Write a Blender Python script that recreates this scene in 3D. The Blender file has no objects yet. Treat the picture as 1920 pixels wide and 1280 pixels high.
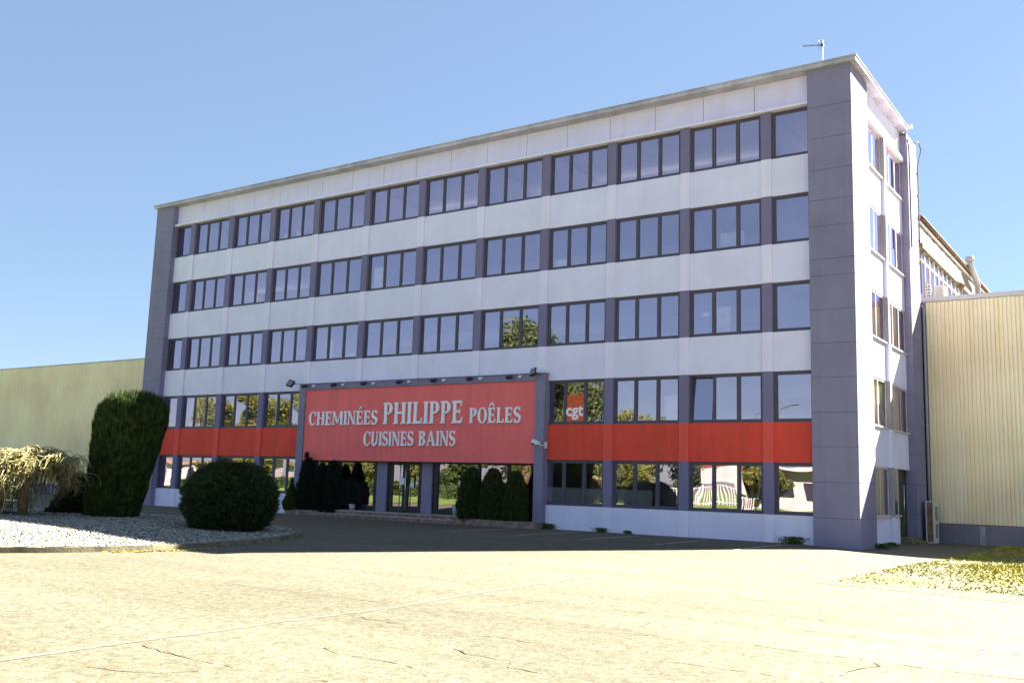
import bpy, math, random
import numpy as np
from mathutils import Matrix, Vector

random.seed(7)
rng = np.random.default_rng(11)
PI = math.pi
S, Z0 = 3.1, 0.09            # one facade module (bay) = 3.1 m ; facade foot is at z = 0
scene = bpy.context.scene

# ------------------------------------------------------------------ camera
cam_d = bpy.data.cameras.new("camera"); cam = bpy.data.objects.new("camera", cam_d)
scene.collection.objects.link(cam); scene.camera = cam
F = Vector((-0.558539, 0.816468, 0.146337)).normalized()
R = Vector((0.827505, 0.560633, 0.03044)).normalized()
Up = R.cross(F).normalized()
M = Matrix(((R.x, Up.x, -F.x, 42.3627), (R.y, Up.y, -F.y, -31.5969), (R.z, Up.z, -F.z, 1.5751), (0, 0, 0, 1)))
cam.matrix_world = M
cam_d.sensor_width = 36; cam_d.lens = 34.166; cam_d.clip_end = 5000; cam_d.clip_start = 0.1

# ------------------------------------------------------------------ world, sun, exposure
SUN = Vector((0.50, 1.0, 0.915)).normalized()
sun_el = math.asin(SUN.z); sun_az = math.atan2(SUN.x, SUN.y)      # azimuth clockwise from +Y
world = bpy.data.worlds.new("World"); scene.world = world; world.use_nodes = True
wn = world.node_tree; bg = wn.nodes["Background"]
sky = wn.nodes.new("ShaderNodeTexSky"); sky.sky_type = 'NISHITA'; sky.sun_disc = False
sky.sun_elevation = sun_el; sky.sun_rotation = sun_az
sky.altitude = 300; sky.air_density = 1.0; sky.dust_density = 0.2; sky.ozone_density = 2.2
sk = wn.nodes.new("ShaderNodeMixRGB"); sk.blend_type = 'MULTIPLY'; sk.inputs[0].default_value = 1.0; sk.inputs[2].default_value = (0.44, 0.455, 0.46, 1)
hz_ = wn.nodes.new("ShaderNodeMixRGB"); hz_.inputs[0].default_value = 0.5; hz_.inputs[2].default_value = (0.96, 1.32, 1.96, 1)
wn.links.new(sky.outputs[0], sk.inputs[1]); wn.links.new(sk.outputs[0], hz_.inputs[1]); wn.links.new(hz_.outputs[0], bg.inputs[0]); bg.inputs[1].default_value = 0.052
sun_d = bpy.data.lights.new("sun", 'SUN'); sun_d.energy = 5.0; sun_d.angle = math.radians(0.5); sun_d.color = (1.0, 0.94, 0.83)
sun_o = bpy.data.objects.new("sun", sun_d); scene.collection.objects.link(sun_o)
sun_o.rotation_euler = SUN.to_track_quat('Z', 'Y').to_euler(); sun_o.location = (60, 60, 80)
vs = scene.view_settings
vs.view_transform = 'Standard'; vs.look = 'None'; vs.gamma = 1.0; vs.use_curve_mapping = False
vs.exposure = 3.05
scene.cycles.max_bounces = 8; scene.cycles.transparent_max_bounces = 16
scene.cycles.diffuse_bounces = 3; scene.cycles.glossy_bounces = 3
scene.cycles.use_denoising = True
scene.cycles.sample_clamp_indirect = 6

# ------------------------------------------------------------------ materials
def new_mat(name):
    m = bpy.data.materials.new(name); m.use_nodes = True
    nt = m.node_tree; b = nt.nodes["Principled BSDF"]
    return m, nt, b
def nd(nt, t, **k):
    n = nt.nodes.new(t)
    for a, v in k.items(): setattr(n, a, v)
    return n
def mix_noise(nt, tex, c1, c2, lo=0.35, hi=0.65):
    r = nd(nt, "ShaderNodeValToRGB"); e = r.color_ramp.elements
    e[0].position = lo; e[0].color = (*c1, 1); e[1].position = hi; e[1].color = (*c2, 1)
    nt.links.new(tex.outputs[0], r.inputs[0]); return r
def plain(name, col, rough=0.7, metal=0.0, var=0.12, scale=3.0, bump=0.0, bscale=60, spec=0.4, stretch=None):
    m, nt, b = new_mat(name)
    tc = nd(nt, "ShaderNodeTexCoord"); src = tc.outputs["Object"]
    if stretch:
        mp = nd(nt, "ShaderNodeMapping"); mp.inputs["Scale"].default_value = stretch
        nt.links.new(src, mp.inputs[0]); src = mp.outputs[0]
    n = nd(nt, "ShaderNodeTexNoise"); n.inputs["Scale"].default_value = scale; n.inputs["Detail"].default_value = 6
    nt.links.new(src, n.inputs["Vector"])
    c1 = tuple(c * (1 - var) for c in col); c2 = tuple(min(1, c * (1 + var)) for c in col)
    r = mix_noise(nt, n, c1, c2); nt.links.new(r.outputs[0], b.inputs["Base Color"])
    b.inputs["Roughness"].default_value = rough; b.inputs["Metallic"].default_value = metal
    b.inputs["Specular IOR Level"].default_value = spec
    if bump:
        n2 = nd(nt, "ShaderNodeTexNoise"); n2.inputs["Scale"].default_value = bscale; n2.inputs["Detail"].default_value = 3
        nt.links.new(tc.outputs["Object"], n2.inputs["Vector"])
        bp = nd(nt, "ShaderNodeBump"); bp.inputs["Strength"].default_value = bump; bp.inputs["Distance"].default_value = 0.02
        nt.links.new(n2.outputs[0], bp.inputs["Height"]); nt.links.new(bp.outputs[0], b.inputs["Normal"])
    return m
def render_wall(name, col, dirt=(0.45, 0.42, 0.40), amount=0.35, var=0.05):
    """painted render with faint vertical rain streaks and blotches"""
    m, nt, b = new_mat(name); L = nt.links
    tc = nd(nt, "ShaderNodeTexCoord")
    mp = nd(nt, "ShaderNodeMapping"); mp.inputs["Scale"].default_value = (2.2, 2.2, 0.16); L.new(tc.outputs["Object"], mp.inputs[0])
    s = nd(nt, "ShaderNodeTexNoise"); s.inputs["Scale"].default_value = 1.6; s.inputs["Detail"].default_value = 8; L.new(mp.outputs[0], s.inputs["Vector"])
    rs = mix_noise(nt, s, (1, 1, 1), (0, 0, 0), 0.35, 0.52)
    n = nd(nt, "ShaderNodeTexNoise"); n.inputs["Scale"].default_value = 0.7; n.inputs["Detail"].default_value = 7; L.new(tc.outputs["Object"], n.inputs["Vector"])
    r = mix_noise(nt, n, tuple(c * (1 - var) for c in col), tuple(min(1, c * (1 + var)) for c in col), 0.3, 0.7)
    ml = nd(nt, "ShaderNodeMath", operation='MULTIPLY'); ml.inputs[1].default_value = amount; L.new(rs.outputs[0], ml.inputs[0])
    n3 = nd(nt, "ShaderNodeTexNoise"); n3.inputs["Scale"].default_value = 0.35; L.new(tc.outputs["Object"], n3.inputs["Vector"])
    m3 = nd(nt, "ShaderNodeMath", operation='MULTIPLY'); L.new(ml.outputs[0], m3.inputs[0]); L.new(n3.outputs[0], m3.inputs[1])
    mx = nd(nt, "ShaderNodeMixRGB"); L.new(m3.outputs[0], mx.inputs[0]); L.new(r.outputs[0], mx.inputs[1]); mx.inputs[2].default_value = (*dirt, 1)
    L.new(mx.outputs[0], b.inputs["Base Color"]); b.inputs["Roughness"].default_value = 0.85; b.inputs["Specular IOR Level"].default_value = 0.25
    n2 = nd(nt, "ShaderNodeTexNoise"); n2.inputs["Scale"].default_value = 35; n2.inputs["Detail"].default_value = 4; L.new(tc.outputs["Object"], n2.inputs["Vector"])
    bp = nd(nt, "ShaderNodeBump"); bp.inputs["Strength"].default_value = 0.35; bp.inputs["Distance"].default_value = 0.02
    L.new(n2.outputs[0], bp.inputs["Height"]); L.new(bp.outputs[0], b.inputs["Normal"])
    return m

WHITE = render_wall("white_render", (0.80, 0.77, 0.95), (0.5, 0.46, 0.5), 0.12)
FASCIA = render_wall("fascia_panel", (0.75, 0.70, 0.92), (0.45, 0.42, 0.45), 0.2)
PILW = render_wall("pilaster_white", (0.86, 0.81, 0.98), (0.5, 0.48, 0.46), 0.25)
GREY = render_wall("grey_render", (0.255, 0.232, 0.34), (0.16, 0.14, 0.18), 0.25, 0.09)
SIDEL = render_wall("pale_grey_render", (0.36, 0.33, 0.38), (0.2, 0.19, 0.2), 0.3)
GREYP = render_wall("pilaster_grey", (0.215, 0.19, 0.31), (0.12, 0.11, 0.12), 0.2)
RED = render_wall("red_render", (0.82, 0.085, 0.055), (0.42, 0.09, 0.03), 0.5, 0.08)
REDP = render_wall("red_pilaster", (0.88, 0.115, 0.08), (0.5, 0.1, 0.05), 0.3)
SIGNRED = render_wall("sign_red", (0.97, 0.19, 0.18), (0.6, 0.15, 0.15), 0.45, 0.05)
JOINT = plain("joint_dark", (0.10, 0.09, 0.12))  # dark core colour behind the open joints between panels
FRAME = plain("window_frame_grey", (0.088, 0.078, 0.110), 0.45, 0, 0.08, 2)
ALU = plain("pale_window_frame", (0.62, 0.60, 0.56), 0.5, 0, 0.06, 2)
EAVE = plain("eave_metal", (0.50, 0.47, 0.53), 0.6, 0, 0.2, 1.2, 0.2, 20)
SOFFIT = plain("soffit", (0.62, 0.60, 0.58), 0.8, 0, 0.05)
INTW = plain("interior_wall", (0.84, 0.83, 0.82), 0.9, 0, 0.04, 0.5)
INTC = plain("interior_ceiling", (0.88, 0.88, 0.88), 0.9, 0, 0.03, 0.5)
INTF = plain("interior_floor", (0.45, 0.42, 0.40), 0.8)
DARK = plain("dark_metal", (0.035, 0.033, 0.04), 0.5)
STONE = plain("reddish_stone", (0.26, 0.17, 0.14), 0.85, 0, 0.35, 5, 0.4, 18)
STEPT = plain("step_top", (0.40, 0.34, 0.30), 0.85, 0, 0.2, 5, 0.2, 20)
WHITEP = plain("white_paint", (0.80, 0.80, 0.80), 0.5, 0, 0.03)
LETTER = plain("letter_white", (0.95, 0.93, 0.96), 0.45, 0, 0.01)
CREAMM = plain("cream_metal", (0.66, 0.63, 0.54), 0.5, 0, 0.05)
PIPEG = plain("grey_pipe", (0.40, 0.38, 0.40), 0.45, 0, 0.1)
RUST = plain("rusty_brown", (0.20, 0.13, 0.08), 0.8, 0, 0.3, 6)
STEEL = plain("brushed_steel", (0.75, 0.74, 0.70), 0.3, 0.9, 0.05)
PAPER = plain("paper", (0.8, 0.8, 0.78), 0.8)
PAPERG = plain("paper_green", (0.55, 0.62, 0.12), 0.8)
ORANGE = plain("poster_orange", (0.75, 0.12, 0.03), 0.6, 0, 0.1)
BLUEP = plain("blue_plastic", (0.05, 0.15, 0.5), 0.5)
CURTAIN = plain("beige_curtain", (0.50, 0.47, 0.30), 0.9, 0, 0.08)
CURTW = plain("white_curtain", (0.78, 0.76, 0.70), 0.9, 0, 0.04)
KERB = plain("kerb_stone", (0.17, 0.15, 0.10), 0.9, 0, 0.35, 3, 0.3, 20)
PLINTH = plain("grey_plinth", (0.20, 0.18, 0.21), 0.85, 0, 0.15, 0.8, 0.3, 25)

def corrug_mat():
    m, nt, b = new_mat("cream_sheeting"); L = nt.links
    tc = nd(nt, "ShaderNodeTexCoord")
    mp = nd(nt, "ShaderNodeMapping"); mp.inputs["Scale"].default_value = (3.0, 3.0, 0.10); L.new(tc.outputs["Object"], mp.inputs[0])
    n = nd(nt, "ShaderNodeTexNoise"); n.inputs["Scale"].default_value = 1.4; n.inputs["Detail"].default_value = 7; L.new(mp.outputs[0], n.inputs["Vector"])
    r = mix_noise(nt, n, (0.94, 0.80, 0.46), (0.97, 0.88, 0.60), 0.3, 0.6)
    n2 = nd(nt, "ShaderNodeTexNoise"); n2.inputs["Scale"].default_value = 0.22; n2.inputs["Detail"].default_value = 5; L.new(tc.outputs["Object"], n2.inputs["Vector"])
    r2 = mix_noise(nt, n2, (0.86, 0.82, 0.80), (1, 1, 1), 0.38, 0.56)
    mx = nd(nt, "ShaderNodeMixRGB", blend_type='MULTIPLY'); mx.inputs[0].default_value = 1
    L.new(r.outputs[0], mx.inputs[1]); L.new(r2.outputs[0], mx.inputs[2])
    L.new(mx.outputs[0], b.inputs["Base Color"]); b.inputs["Roughness"].default_value = 0.55
    return m
SHEET = corrug_mat()
HALLCLAD = plain("weathered_cladding", (0.20, 0.18, 0.15), 0.8, 0, 0.3, 1.5, 0, 60, 0.4, (3, 3, 0.3))

def glass_mat(name, refl=0.36, tint=(0.93, 0.93, 0.96), wav=0.004):
    m, nt, b = new_mat(name); nt.nodes.remove(b); L = nt.links
    out = nt.nodes["Material Output"]
    tc = nd(nt, "ShaderNodeTexCoord")
    tr = nd(nt, "ShaderNodeBsdfTransparent"); tr.inputs[0].default_value = (*tint, 1)
    gl = nd(nt, "ShaderNodeBsdfGlossy"); gl.inputs["Roughness"].default_value = 0.0
    gl.inputs[0].default_value = (0.96, 0.82, 1.0, 1)
    n = nd(nt, "ShaderNodeTexNoise"); n.inputs["Scale"].default_value = 0.9; n.inputs["Detail"].default_value = 0.5
    L.new(tc.outputs["Object"], n.inputs["Vector"])
    bp = nd(nt, "ShaderNodeBump"); bp.inputs["Strength"].default_value = 1.0; bp.inputs["Distance"].default_value = wav
    L.new(n.outputs[0], bp.inputs["Height"]); L.new(bp.outputs[0], gl.inputs["Normal"])
    lw = nd(nt, "ShaderNodeFresnel"); lw.inputs[0].default_value = 1.45
    ad = nd(nt, "ShaderNodeMath", operation='ADD'); ad.inputs[1].default_value = refl; ad.use_clamp = True
    L.new(lw.outputs[0], ad.inputs[0])
    mx = nd(nt, "ShaderNodeMixShader"); L.new(ad.outputs[0], mx.inputs[0]); L.new(tr.outputs[0], mx.inputs[1]); L.new(gl.outputs[0], mx.inputs[2])
    L.new(mx.outputs[0], out.inputs[0])
    return m
GLASS = glass_mat("window_glass", 0.33)
GLASSE = glass_mat("entrance_glass", 0.30, (0.28, 0.28, 0.30), 0.003)
GLASSS = glass_mat("side_glass", 0.2, (0.9, 0.9, 0.85), 0.002); GLASSH = glass_mat("upper_side_glass", 0.7, (0.8, 0.8, 0.8), 0.002)
FROST = plain("frosted_film", (0.40, 0.42, 0.40), 0.9, 0, 0.03)

def asphalt_mat():
    m, nt, b = new_mat("worn_asphalt"); L = nt.links
    tc = nd(nt, "ShaderNodeTexCoord"); o = tc.outputs["Object"]
    f = nd(nt, "ShaderNodeTexNoise"); f.inputs["Scale"].default_value = 11; f.inputs["Detail"].default_value = 8; f.inputs["Roughness"].default_value = 0.75; L.new(o, f.inputs["Vector"])
    r = mix_noise(nt, f, (0.078, 0.074, 0.044), (0.172, 0.162, 0.128), 0.34, 0.60)
    big = nd(nt, "ShaderNodeTexNoise"); big.inputs["Scale"].default_value = 0.12; big.inputs["Detail"].default_value = 6; L.new(o, big.inputs["Vector"])
    rb = mix_noise(nt, big, (0.86, 0.85, 0.82), (1.06, 1.06, 1.05), 0.35, 0.65)
    mx = nd(nt, "ShaderNodeMixRGB", blend_type='MULTIPLY'); mx.inputs[0].default_value = 1; L.new(r.outputs[0], mx.inputs[1]); L.new(rb.outputs[0], mx.inputs[2])
    # long tyre / flow bands running across the yard
    mp = nd(nt, "ShaderNodeMapping"); mp.inputs["Scale"].default_value = (0.05, 0.9, 1); L.new(o, mp.inputs[0])
    st = nd(nt, "ShaderNodeTexNoise"); st.inputs["Scale"].default_value = 1.0; st.inputs["Detail"].default_value = 5; L.new(mp.outputs[0], st.inputs["Vector"])
    rs = mix_noise(nt, st, (0.91, 0.90, 0.86), (1.04, 1.04, 1.04), 0.38, 0.58)
    m2 = nd(nt, "ShaderNodeMixRGB", blend_type='MULTIPLY'); m2.inputs[0].default_value = 1; L.new(mx.outputs[0], m2.inputs[1]); L.new(rs.outputs[0], m2.inputs[2])
    # embedded chippings
    v = nd(nt, "ShaderNodeTexVoronoi"); v.inputs["Scale"].default_value = 38; L.new(o, v.inputs["Vector"])
    rv = mix_noise(nt, v, (1.2, 1.2, 1.2), (0.60, 0.58, 0.48), 0.1, 0.75)
    m3 = nd(nt, "ShaderNodeMixRGB", blend_type='MULTIPLY'); m3.inputs[0].default_value = 0.8; L.new(m2.outputs[0], m3.inputs[1]); L.new(rv.outputs[0], m3.inputs[2])
    L.new(m3.outputs[0], b.inputs["Base Color"]); b.inputs["Roughness"].default_value = 0.9; b.inputs["Specular IOR Level"].default_value = 0.2
    bp = nd(nt, "ShaderNodeBump"); bp.inputs["Strength"].default_value = 0.5; bp.inputs["Distance"].default_value = 0.008
    L.new(f.outputs[0], bp.inputs["Height"]); L.new(bp.outputs[0], b.inputs["Normal"])
    return m
ASPH = asphalt_mat()
CRACK = plain("crack_fill", (0.075, 0.066, 0.028), 0.95, 0, 0.5, 8)
SEAMM = plain("sealed_joint", (0.112, 0.106, 0.082), 0.9, 0, 0.12, 10)
PAINT = plain("faded_line_paint", (0.42, 0.40, 0.38), 0.8, 0, 0.3, 10)
def dirt_mat():
    m, nt, b = new_mat("verge_soil"); L = nt.links
    tc = nd(nt, "ShaderNodeTexCoord"); o = tc.outputs["Object"]
    f = nd(nt, "ShaderNodeTexNoise"); f.inputs["Scale"].default_value = 7; f.inputs["Detail"].default_value = 10; f.inputs["Roughness"].default_value = 0.8; L.new(o, f.inputs["Vector"])
    r = mix_noise(nt, f, (0.040, 0.038, 0.014), (0.125, 0.118, 0.066), 0.36, 0.60)
    g = nd(nt, "ShaderNodeTexNoise"); g.inputs["Scale"].default_value = 0.5; g.inputs["Detail"].default_value = 6; L.new(o, g.inputs["Vector"])
    rg = mix_noise(nt, g, (0, 0, 0), (1, 1, 1), 0.5, 0.6)
    mx = nd(nt, "ShaderNodeMixRGB"); L.new(rg.outputs[0], mx.inputs[0]); L.new(r.outputs[0], mx.inputs[1]); mx.inputs[2].default_value = (0.10, 0.095, 0.015, 1)
    L.new(mx.outputs[0], b.inputs["Base Color"]); b.inputs["Roughness"].default_value = 0.95
    bp = nd(nt, "ShaderNodeBump"); bp.inputs["Strength"].default_value = 0.8; bp.inputs["Distance"].default_value = 0.03
    L.new(f.outputs[0], bp.inputs["Height"]); L.new(bp.outputs[0], b.inputs["Normal"])
    return m
SOIL = dirt_mat()
GRASSG = plain("lawn_green", (0.10, 0.17, 0.02), 0.9, 0, 0.4, 0.6, 0.5, 10)
BLADE = plain("verge_grass_blade", (0.34, 0.30, 0.02), 0.8, 0, 0.35, 1.5)
def leaf_mat(name, c1, c2, scale=6.0, trans=0.25):
    m, nt, b = new_mat(name); L = nt.links
    tc = nd(nt, "ShaderNodeTexCoord")
    n = nd(nt, "ShaderNodeTexNoise"); n.inputs["Scale"].default_value = scale; n.inputs["Detail"].default_value = 4; L.new(tc.outputs["Object"], n.inputs["Vector"])
    r = mix_noise(nt, n, c1, c2, 0.35, 0.65); L.new(r.outputs[0], b.inputs["Base Color"])
    b.inputs["Roughness"].default_value = 0.7; b.inputs["Specular IOR Level"].default_value = 0.2
    if trans:
        out = nt.nodes["Material Output"]; t = nd(nt, "ShaderNodeBsdfTranslucent"); L.new(r.outputs[0], t.inputs[0])
        mx = nd(nt, "ShaderNodeMixShader"); mx.inputs[0].default_value = trans
        L.new(b.outputs[0], mx.inputs[1]); L.new(t.outputs[0], mx.inputs[2]); L.new(mx.outputs[0], out.inputs[0])
    return m
YEW = leaf_mat("yew_foliage", (0.018, 0.030, 0.010), (0.075, 0.110, 0.022), 6)
JUNI = leaf_mat("juniper_foliage", (0.016, 0.030, 0.014), (0.060, 0.090, 0.032), 8)
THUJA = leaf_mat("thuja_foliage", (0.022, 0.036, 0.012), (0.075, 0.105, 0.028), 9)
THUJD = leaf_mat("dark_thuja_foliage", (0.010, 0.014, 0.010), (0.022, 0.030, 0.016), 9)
WILLOW = leaf_mat("willow_foliage", (0.08, 0.10, 0.015), (0.22, 0.22, 0.035), 0.8, 0.4)
PINE = leaf_mat("pine_foliage", (0.03, 0.05, 0.015), (0.10, 0.13, 0.04), 0.8, 0.2)
HEDGE = leaf_mat("hedge_foliage", (0.02, 0.04, 0.008), (0.06, 0.09, 0.02), 1.2, 0.2)
WEED = leaf_mat("weed_foliage", (0.05, 0.09, 0.02), (0.13, 0.18, 0.04), 20)
BARK = plain("bark", (0.16, 0.11, 0.06), 0.9, 0, 0.3, 8, 0.5, 25)
TWIG = plain("pale_twigs", (0.34, 0.30, 0.11), 0.85, 0, 0.35, 6)
TWIGD = plain("dark_fine_twigs", (0.22, 0.19, 0.09), 0.85, 0, 0.3, 6)  # darker tone for fine twigs and a random half of the side branches
PEBB = plain("pebbles", (0.29, 0.265, 0.20), 0.85, 0, 0.5, 7.0)
BEDSOIL = plain("bed_soil", (0.15, 0.135, 0.12), 0.95, 0, 0.4, 6, 0.5, 20)

# ------------------------------------------------------------------ mesh helpers
def link(o): scene.collection.objects.link(o); return o
class MB:
    """collects shapes in metres (world), builds one mesh object"""
    def __init__(s): s.v = []; s.f = []; s.m = []; s.sm = []
    def add(s, vs, fs, mat=0, smooth=False):
        b = len(s.v); s.v += [tuple(p) for p in vs]
        for f in fs: s.f.append([b + i for i in f]); s.m.append(mat); s.sm.append(smooth)
    def box(s, x0, x1, y0, y1, z0, z1, mat=0):
        vs = [(x, y, z) for z in (z0, z1) for y in (y0, y1) for x in (x0, x1)]
        s.add(vs, [(0, 2, 3, 1), (4, 5, 7, 6), (0, 1, 5, 4), (2, 6, 7, 3), (0, 4, 6, 2), (1, 3, 7, 5)], mat)
    def ub(s, x0, x1, y0, y1, z0, z1, mat=0):          # same, in facade modules
        s.box(x0 * S, x1 * S, y0 * S, y1 * S, (z0 - Z0) * S, (z1 - Z0) * S, mat)
    def prism(s, poly, y0, y1, mat=0):                 # polygon in (x,z), extruded along y (front = y0)
        n = len(poly)
        vs = [(x, y0, z) for x, z in poly] + [(x, y1, z) for x, z in poly]
        fs = [tuple(range(n)), tuple(range(2 * n - 1, n - 1, -1))] + [(i, i + n, (i + 1) % n + n, (i + 1) % n) for i in range(n)]
        s.add(vs, fs, mat)
    def tube(s, pts, rad, n=6, mat=0, smooth=True, cap=True):
        pts = [Vector(p) for p in pts]; rs = rad if isinstance(rad, (list, tuple)) else [rad] * len(pts)
        vs = []; up = Vector((0.13, 0.07, 1))
        for i, p in enumerate(pts):
            d = (pts[min(i + 1, len(pts) - 1)] - pts[max(i - 1, 0)])
            if d.length < 1e-9: d = Vector((0, 0, 1))
            d.normalize(); a = d.cross(up if abs(d.z) < 0.97 else Vector((1, 0.1, 0))).normalized(); b = d.cross(a)
            for k in range(n):
                t = 2 * PI * k / n; vs.append(p + (a * math.cos(t) + b * math.sin(t)) * rs[i])
        fs = [(i * n + k, i * n + (k + 1) % n, (i + 1) * n + (k + 1) % n, (i + 1) * n + k) for i in range(len(pts) - 1) for k in range(n)]
        if cap: fs += [tuple(range(n - 1, -1, -1)), tuple((len(pts) - 1) * n + k for k in range(n))]
        s.add(vs, fs, mat, smooth)
    def obox(s, c, ax, ay, az, mat=0):                 # oriented box, half-vectors
        c, ax, ay, az = map(Vector, (c, ax, ay, az))
        vs = [c + ax * i + ay * j + az * k for k in (-1, 1) for j in (-1, 1) for i in (-1, 1)]
        s.add(vs, [(0, 2, 3, 1), (4, 5, 7, 6), (0, 1, 5, 4), (2, 6, 7, 3), (0, 4, 6, 2), (1, 3, 7, 5)], mat)
    def build(s, name, mats, parent=None, origin=(0, 0, 0), bevel=0):
        me = bpy.data.meshes.new(name)
        if parent is not None: origin = wloc(parent)
        ox, oy, oz = origin
        me.from_pydata([(x - ox, y - oy, z - oz) for x, y, z in s.v], [], s.f)
        for m in (mats if isinstance(mats, (list, tuple)) else [mats]): me.materials.append(m)
        me.polygons.foreach_set("material_index", s.m); me.polygons.foreach_set("use_smooth", s.sm); me.update()
        o = link(bpy.data.objects.new(name, me))
        if parent is None: o.location = origin
        else: o.parent = parent
        if bevel:
            bv = o.modifiers.new("edge", 'BEVEL'); bv.width = bevel; bv.segments = 1; bv.limit_method = 'ANGLE'
        return o
def wloc(o):
    l = Vector((0, 0, 0))
    while o is not None: l += o.location; o = o.parent
    return l
def tag(o, label=None, cat=None, group=None, kind=None):
    for k, v in (("label", label), ("category", cat), ("group", group), ("kind", kind)):
        if v: o[k] = v
    return o
def thing(name, loc, label, cat, group=None):
    o = link(bpy.data.objects.new(name, None)); o.location = loc; o.empty_display_size = 0.2
    return tag(o, label, cat, group)
def rawmesh(name, V, Fq, mat, parent=None, origin=(0, 0, 0), mi=None):
    """fast mesh from numpy: V (n,3), Fq (m,k)"""
    me = bpy.data.meshes.new(name); V = np.asarray(V, float)
    if parent is not None: origin = wloc(parent)
    V = V - np.array(origin)
    k = Fq.shape[1]
    me.vertices.add(len(V)); me.vertices.foreach_set("co", V.ravel())
    me.loops.add(Fq.size); me.loops.foreach_set("vertex_index", Fq.ravel().astype(np.int32))
    me.polygons.add(len(Fq)); me.polygons.foreach_set("loop_start", np.arange(0, Fq.size, k, dtype=np.int32))
    for m in (mat if isinstance(mat, (list, tuple)) else [mat]): me.materials.append(m)
    if mi is not None: me.polygons.foreach_set("material_index", mi.astype(np.int32))
    me.update(calc_edges=True)
    o = link(bpy.data.objects.new(name, me))
    if parent is None: o.location = origin
    else: o.parent = parent
    return o
def nrm(a): return a / np.maximum(np.linalg.norm(a, axis=1, keepdims=True), 1e-9)
def leaves(c, d, L, W, n3=None):
    """diamond leaf sprays: centre c, direction d, length L, width W"""
    n = len(c); d = nrm(d); r = rng.normal(size=(n, 3)) if n3 is None else n3
    w = nrm(np.cross(d, r)); L = np.broadcast_to(L, n)[:, None]; W = np.broadcast_to(W, n)[:, None]
    p0 = c - d * L * 0.5; p1 = c + w * W * 0.5 - d * L * 0.1; p2 = c + d * L * 0.5; p3 = c - w * W * 0.5 - d * L * 0.1
    V = np.stack([p0, p1, p2, p3], 1).reshape(-1, 3); Fq = np.arange(4 * n).reshape(-1, 4)
    return V, Fq
def lump(p, k=1.0, seed=0.0):
    x, y, z = p[:, 0] * k + seed, p[:, 1] * k + seed * 1.7, p[:, 2] * k - seed
    return (np.sin(1.7 * x + 1.3 * np.sin(2.1 * y)) + np.sin(2.3 * y + 1.1 * np.sin(1.9 * z)) + np.sin(2.9 * z + 1.2 * np.sin(1.5 * x)) + 0.6 * np.sin(5.1 * x + 4.3 * z) + 0.6 * np.sin(4.7 * y - 5.3 * z)) / 4.2

# ------------------------------------------------------------------ ground
def gz(x, y):
    """ground height in metres at metre coords"""
    a = min(max((x - 31) / 6.0, 0), 1); b = min(max((-1.0 - y) / 6.0, 0), 1)
    a = a * a * (3 - 2 * a); b = b * b * (3 - 2 * b)
    return -0.03 * b * (1 - a) - 0.13 * a * (0.35 + 0.65 * (1 - b))
xs = [-900, -300, -120, -60] + list(np.arange(-40, 60.1, 1.0)) + [90, 200, 500, 900]
ys = [-900, -400, -150, -90] + list(np.arange(-60, 20.1, 1.0)) + [60, 200, 500, 900]
V = np.array([(x, y, gz(x, y)) for y in ys for x in xs]); nx = len(xs)
Fq = np.array([(j * nx + i, j * nx + i + 1, (j + 1) * nx + i + 1, (j + 1) * nx + i) for j in range(len(ys) - 1) for i in range(nx - 1)])
g = rawmesh("ground", V, Fq, ASPH)
tag(g, "pale worn asphalt yard in front of the office block", None, None, "structure")
def ribbon(name, polylines, width, mat, lift=0.004, jitter=0.0, cat=None, label=None, wobble=0.0, gaps=0):
    mb = MB()
    for pl in polylines:
        P = [Vector((a, b)) for a, b in pl]
        fine = []
        for a, b in zip(P[:-1], P[1:]):
            n = max(1, int((b - a).length / 0.12))
            for i in range(n): fine.append(a.lerp(b, i / n))
        fine.append(P[-1]); vs = []
        for i, p in enumerate(fine):
            d = (fine[min(i + 1, len(fine) - 1)] - fine[max(i - 1, 0)]).normalized(); nn = Vector((-d.y, d.x))
            q = p + nn * random.uniform(-1, 1) * wobble
            w = width * (1 + random.uniform(-jitter, jitter)) * 0.5
            for sgn in (-1, 1):
                r = q + nn * sgn * w; vs.append((r.x, r.y, gz(r.x, r.y) + lift))
        mb.add(vs, [(2 * i, 2 * i + 2, 2 * i + 3, 2 * i + 1) for i in range(len(fine) - 1) if not gaps or math.sin(i * .37) + math.sin(i * .11 + 2) + random.uniform(-.8, .8) > -gaps])
    o = mb.build(name, mat); tag(o, label, cat, None, "structure"); return o
CRACKS = [[(26, -21.3), (31, -21.45), (37.8, -21.37), (38.4, -21.08), (38.85, -21.19), (39.6, -21.21), (40.2, -21.26), (43, -21.2), (47, -21.1)], [(39.8, -21.28), (39.86, -21.48), (39.78, -21.77), (39.7, -22.3)],
 [(33.7, -22.5), (34.33, -22.7), (35.3, -22.72), (36.4, -22.7), (38.0, -22.75), (39.0, -22.7), (39.8, -22.73),(42, -22.8), (48, -22.9)],
 [(33.7, -19.6), (35.3, -19.56), (36.97, -19.61), (38.24, -19.51), (39.0, -19.64), (40.5, -19.61), (44, -19.6), (48, -19.5)],
 [(36.6, -16.85), (37.2, -16.76), (37.86, -16.79), (38.5, -16.97), (40, -16.9)], [(38.33, -18.37), (38.47, -18.52), (38.69, -18.48)],
 [(34.12, -25.62), (34.78, -25.72), (35.44, -25.74), (36.3, -25.62), (37.2, -25.6), (38, -25.7)], [(35.4, -24.48), (35.76, -24.62), (36.4, -24.6), (36.9, -24.75)],
 [(34.63, -26.58), (35.09, -26.47), (35.34, -26.31), (35.5, -26.03)], [(36.3, -23.6), (36.6, -23.75), (37.1, -23.8), (37.3, -24.05), (37.9, -24.1)], [(36.9, -20.4), (36.95, -20.75), (36.8, -20.95)]]
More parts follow.
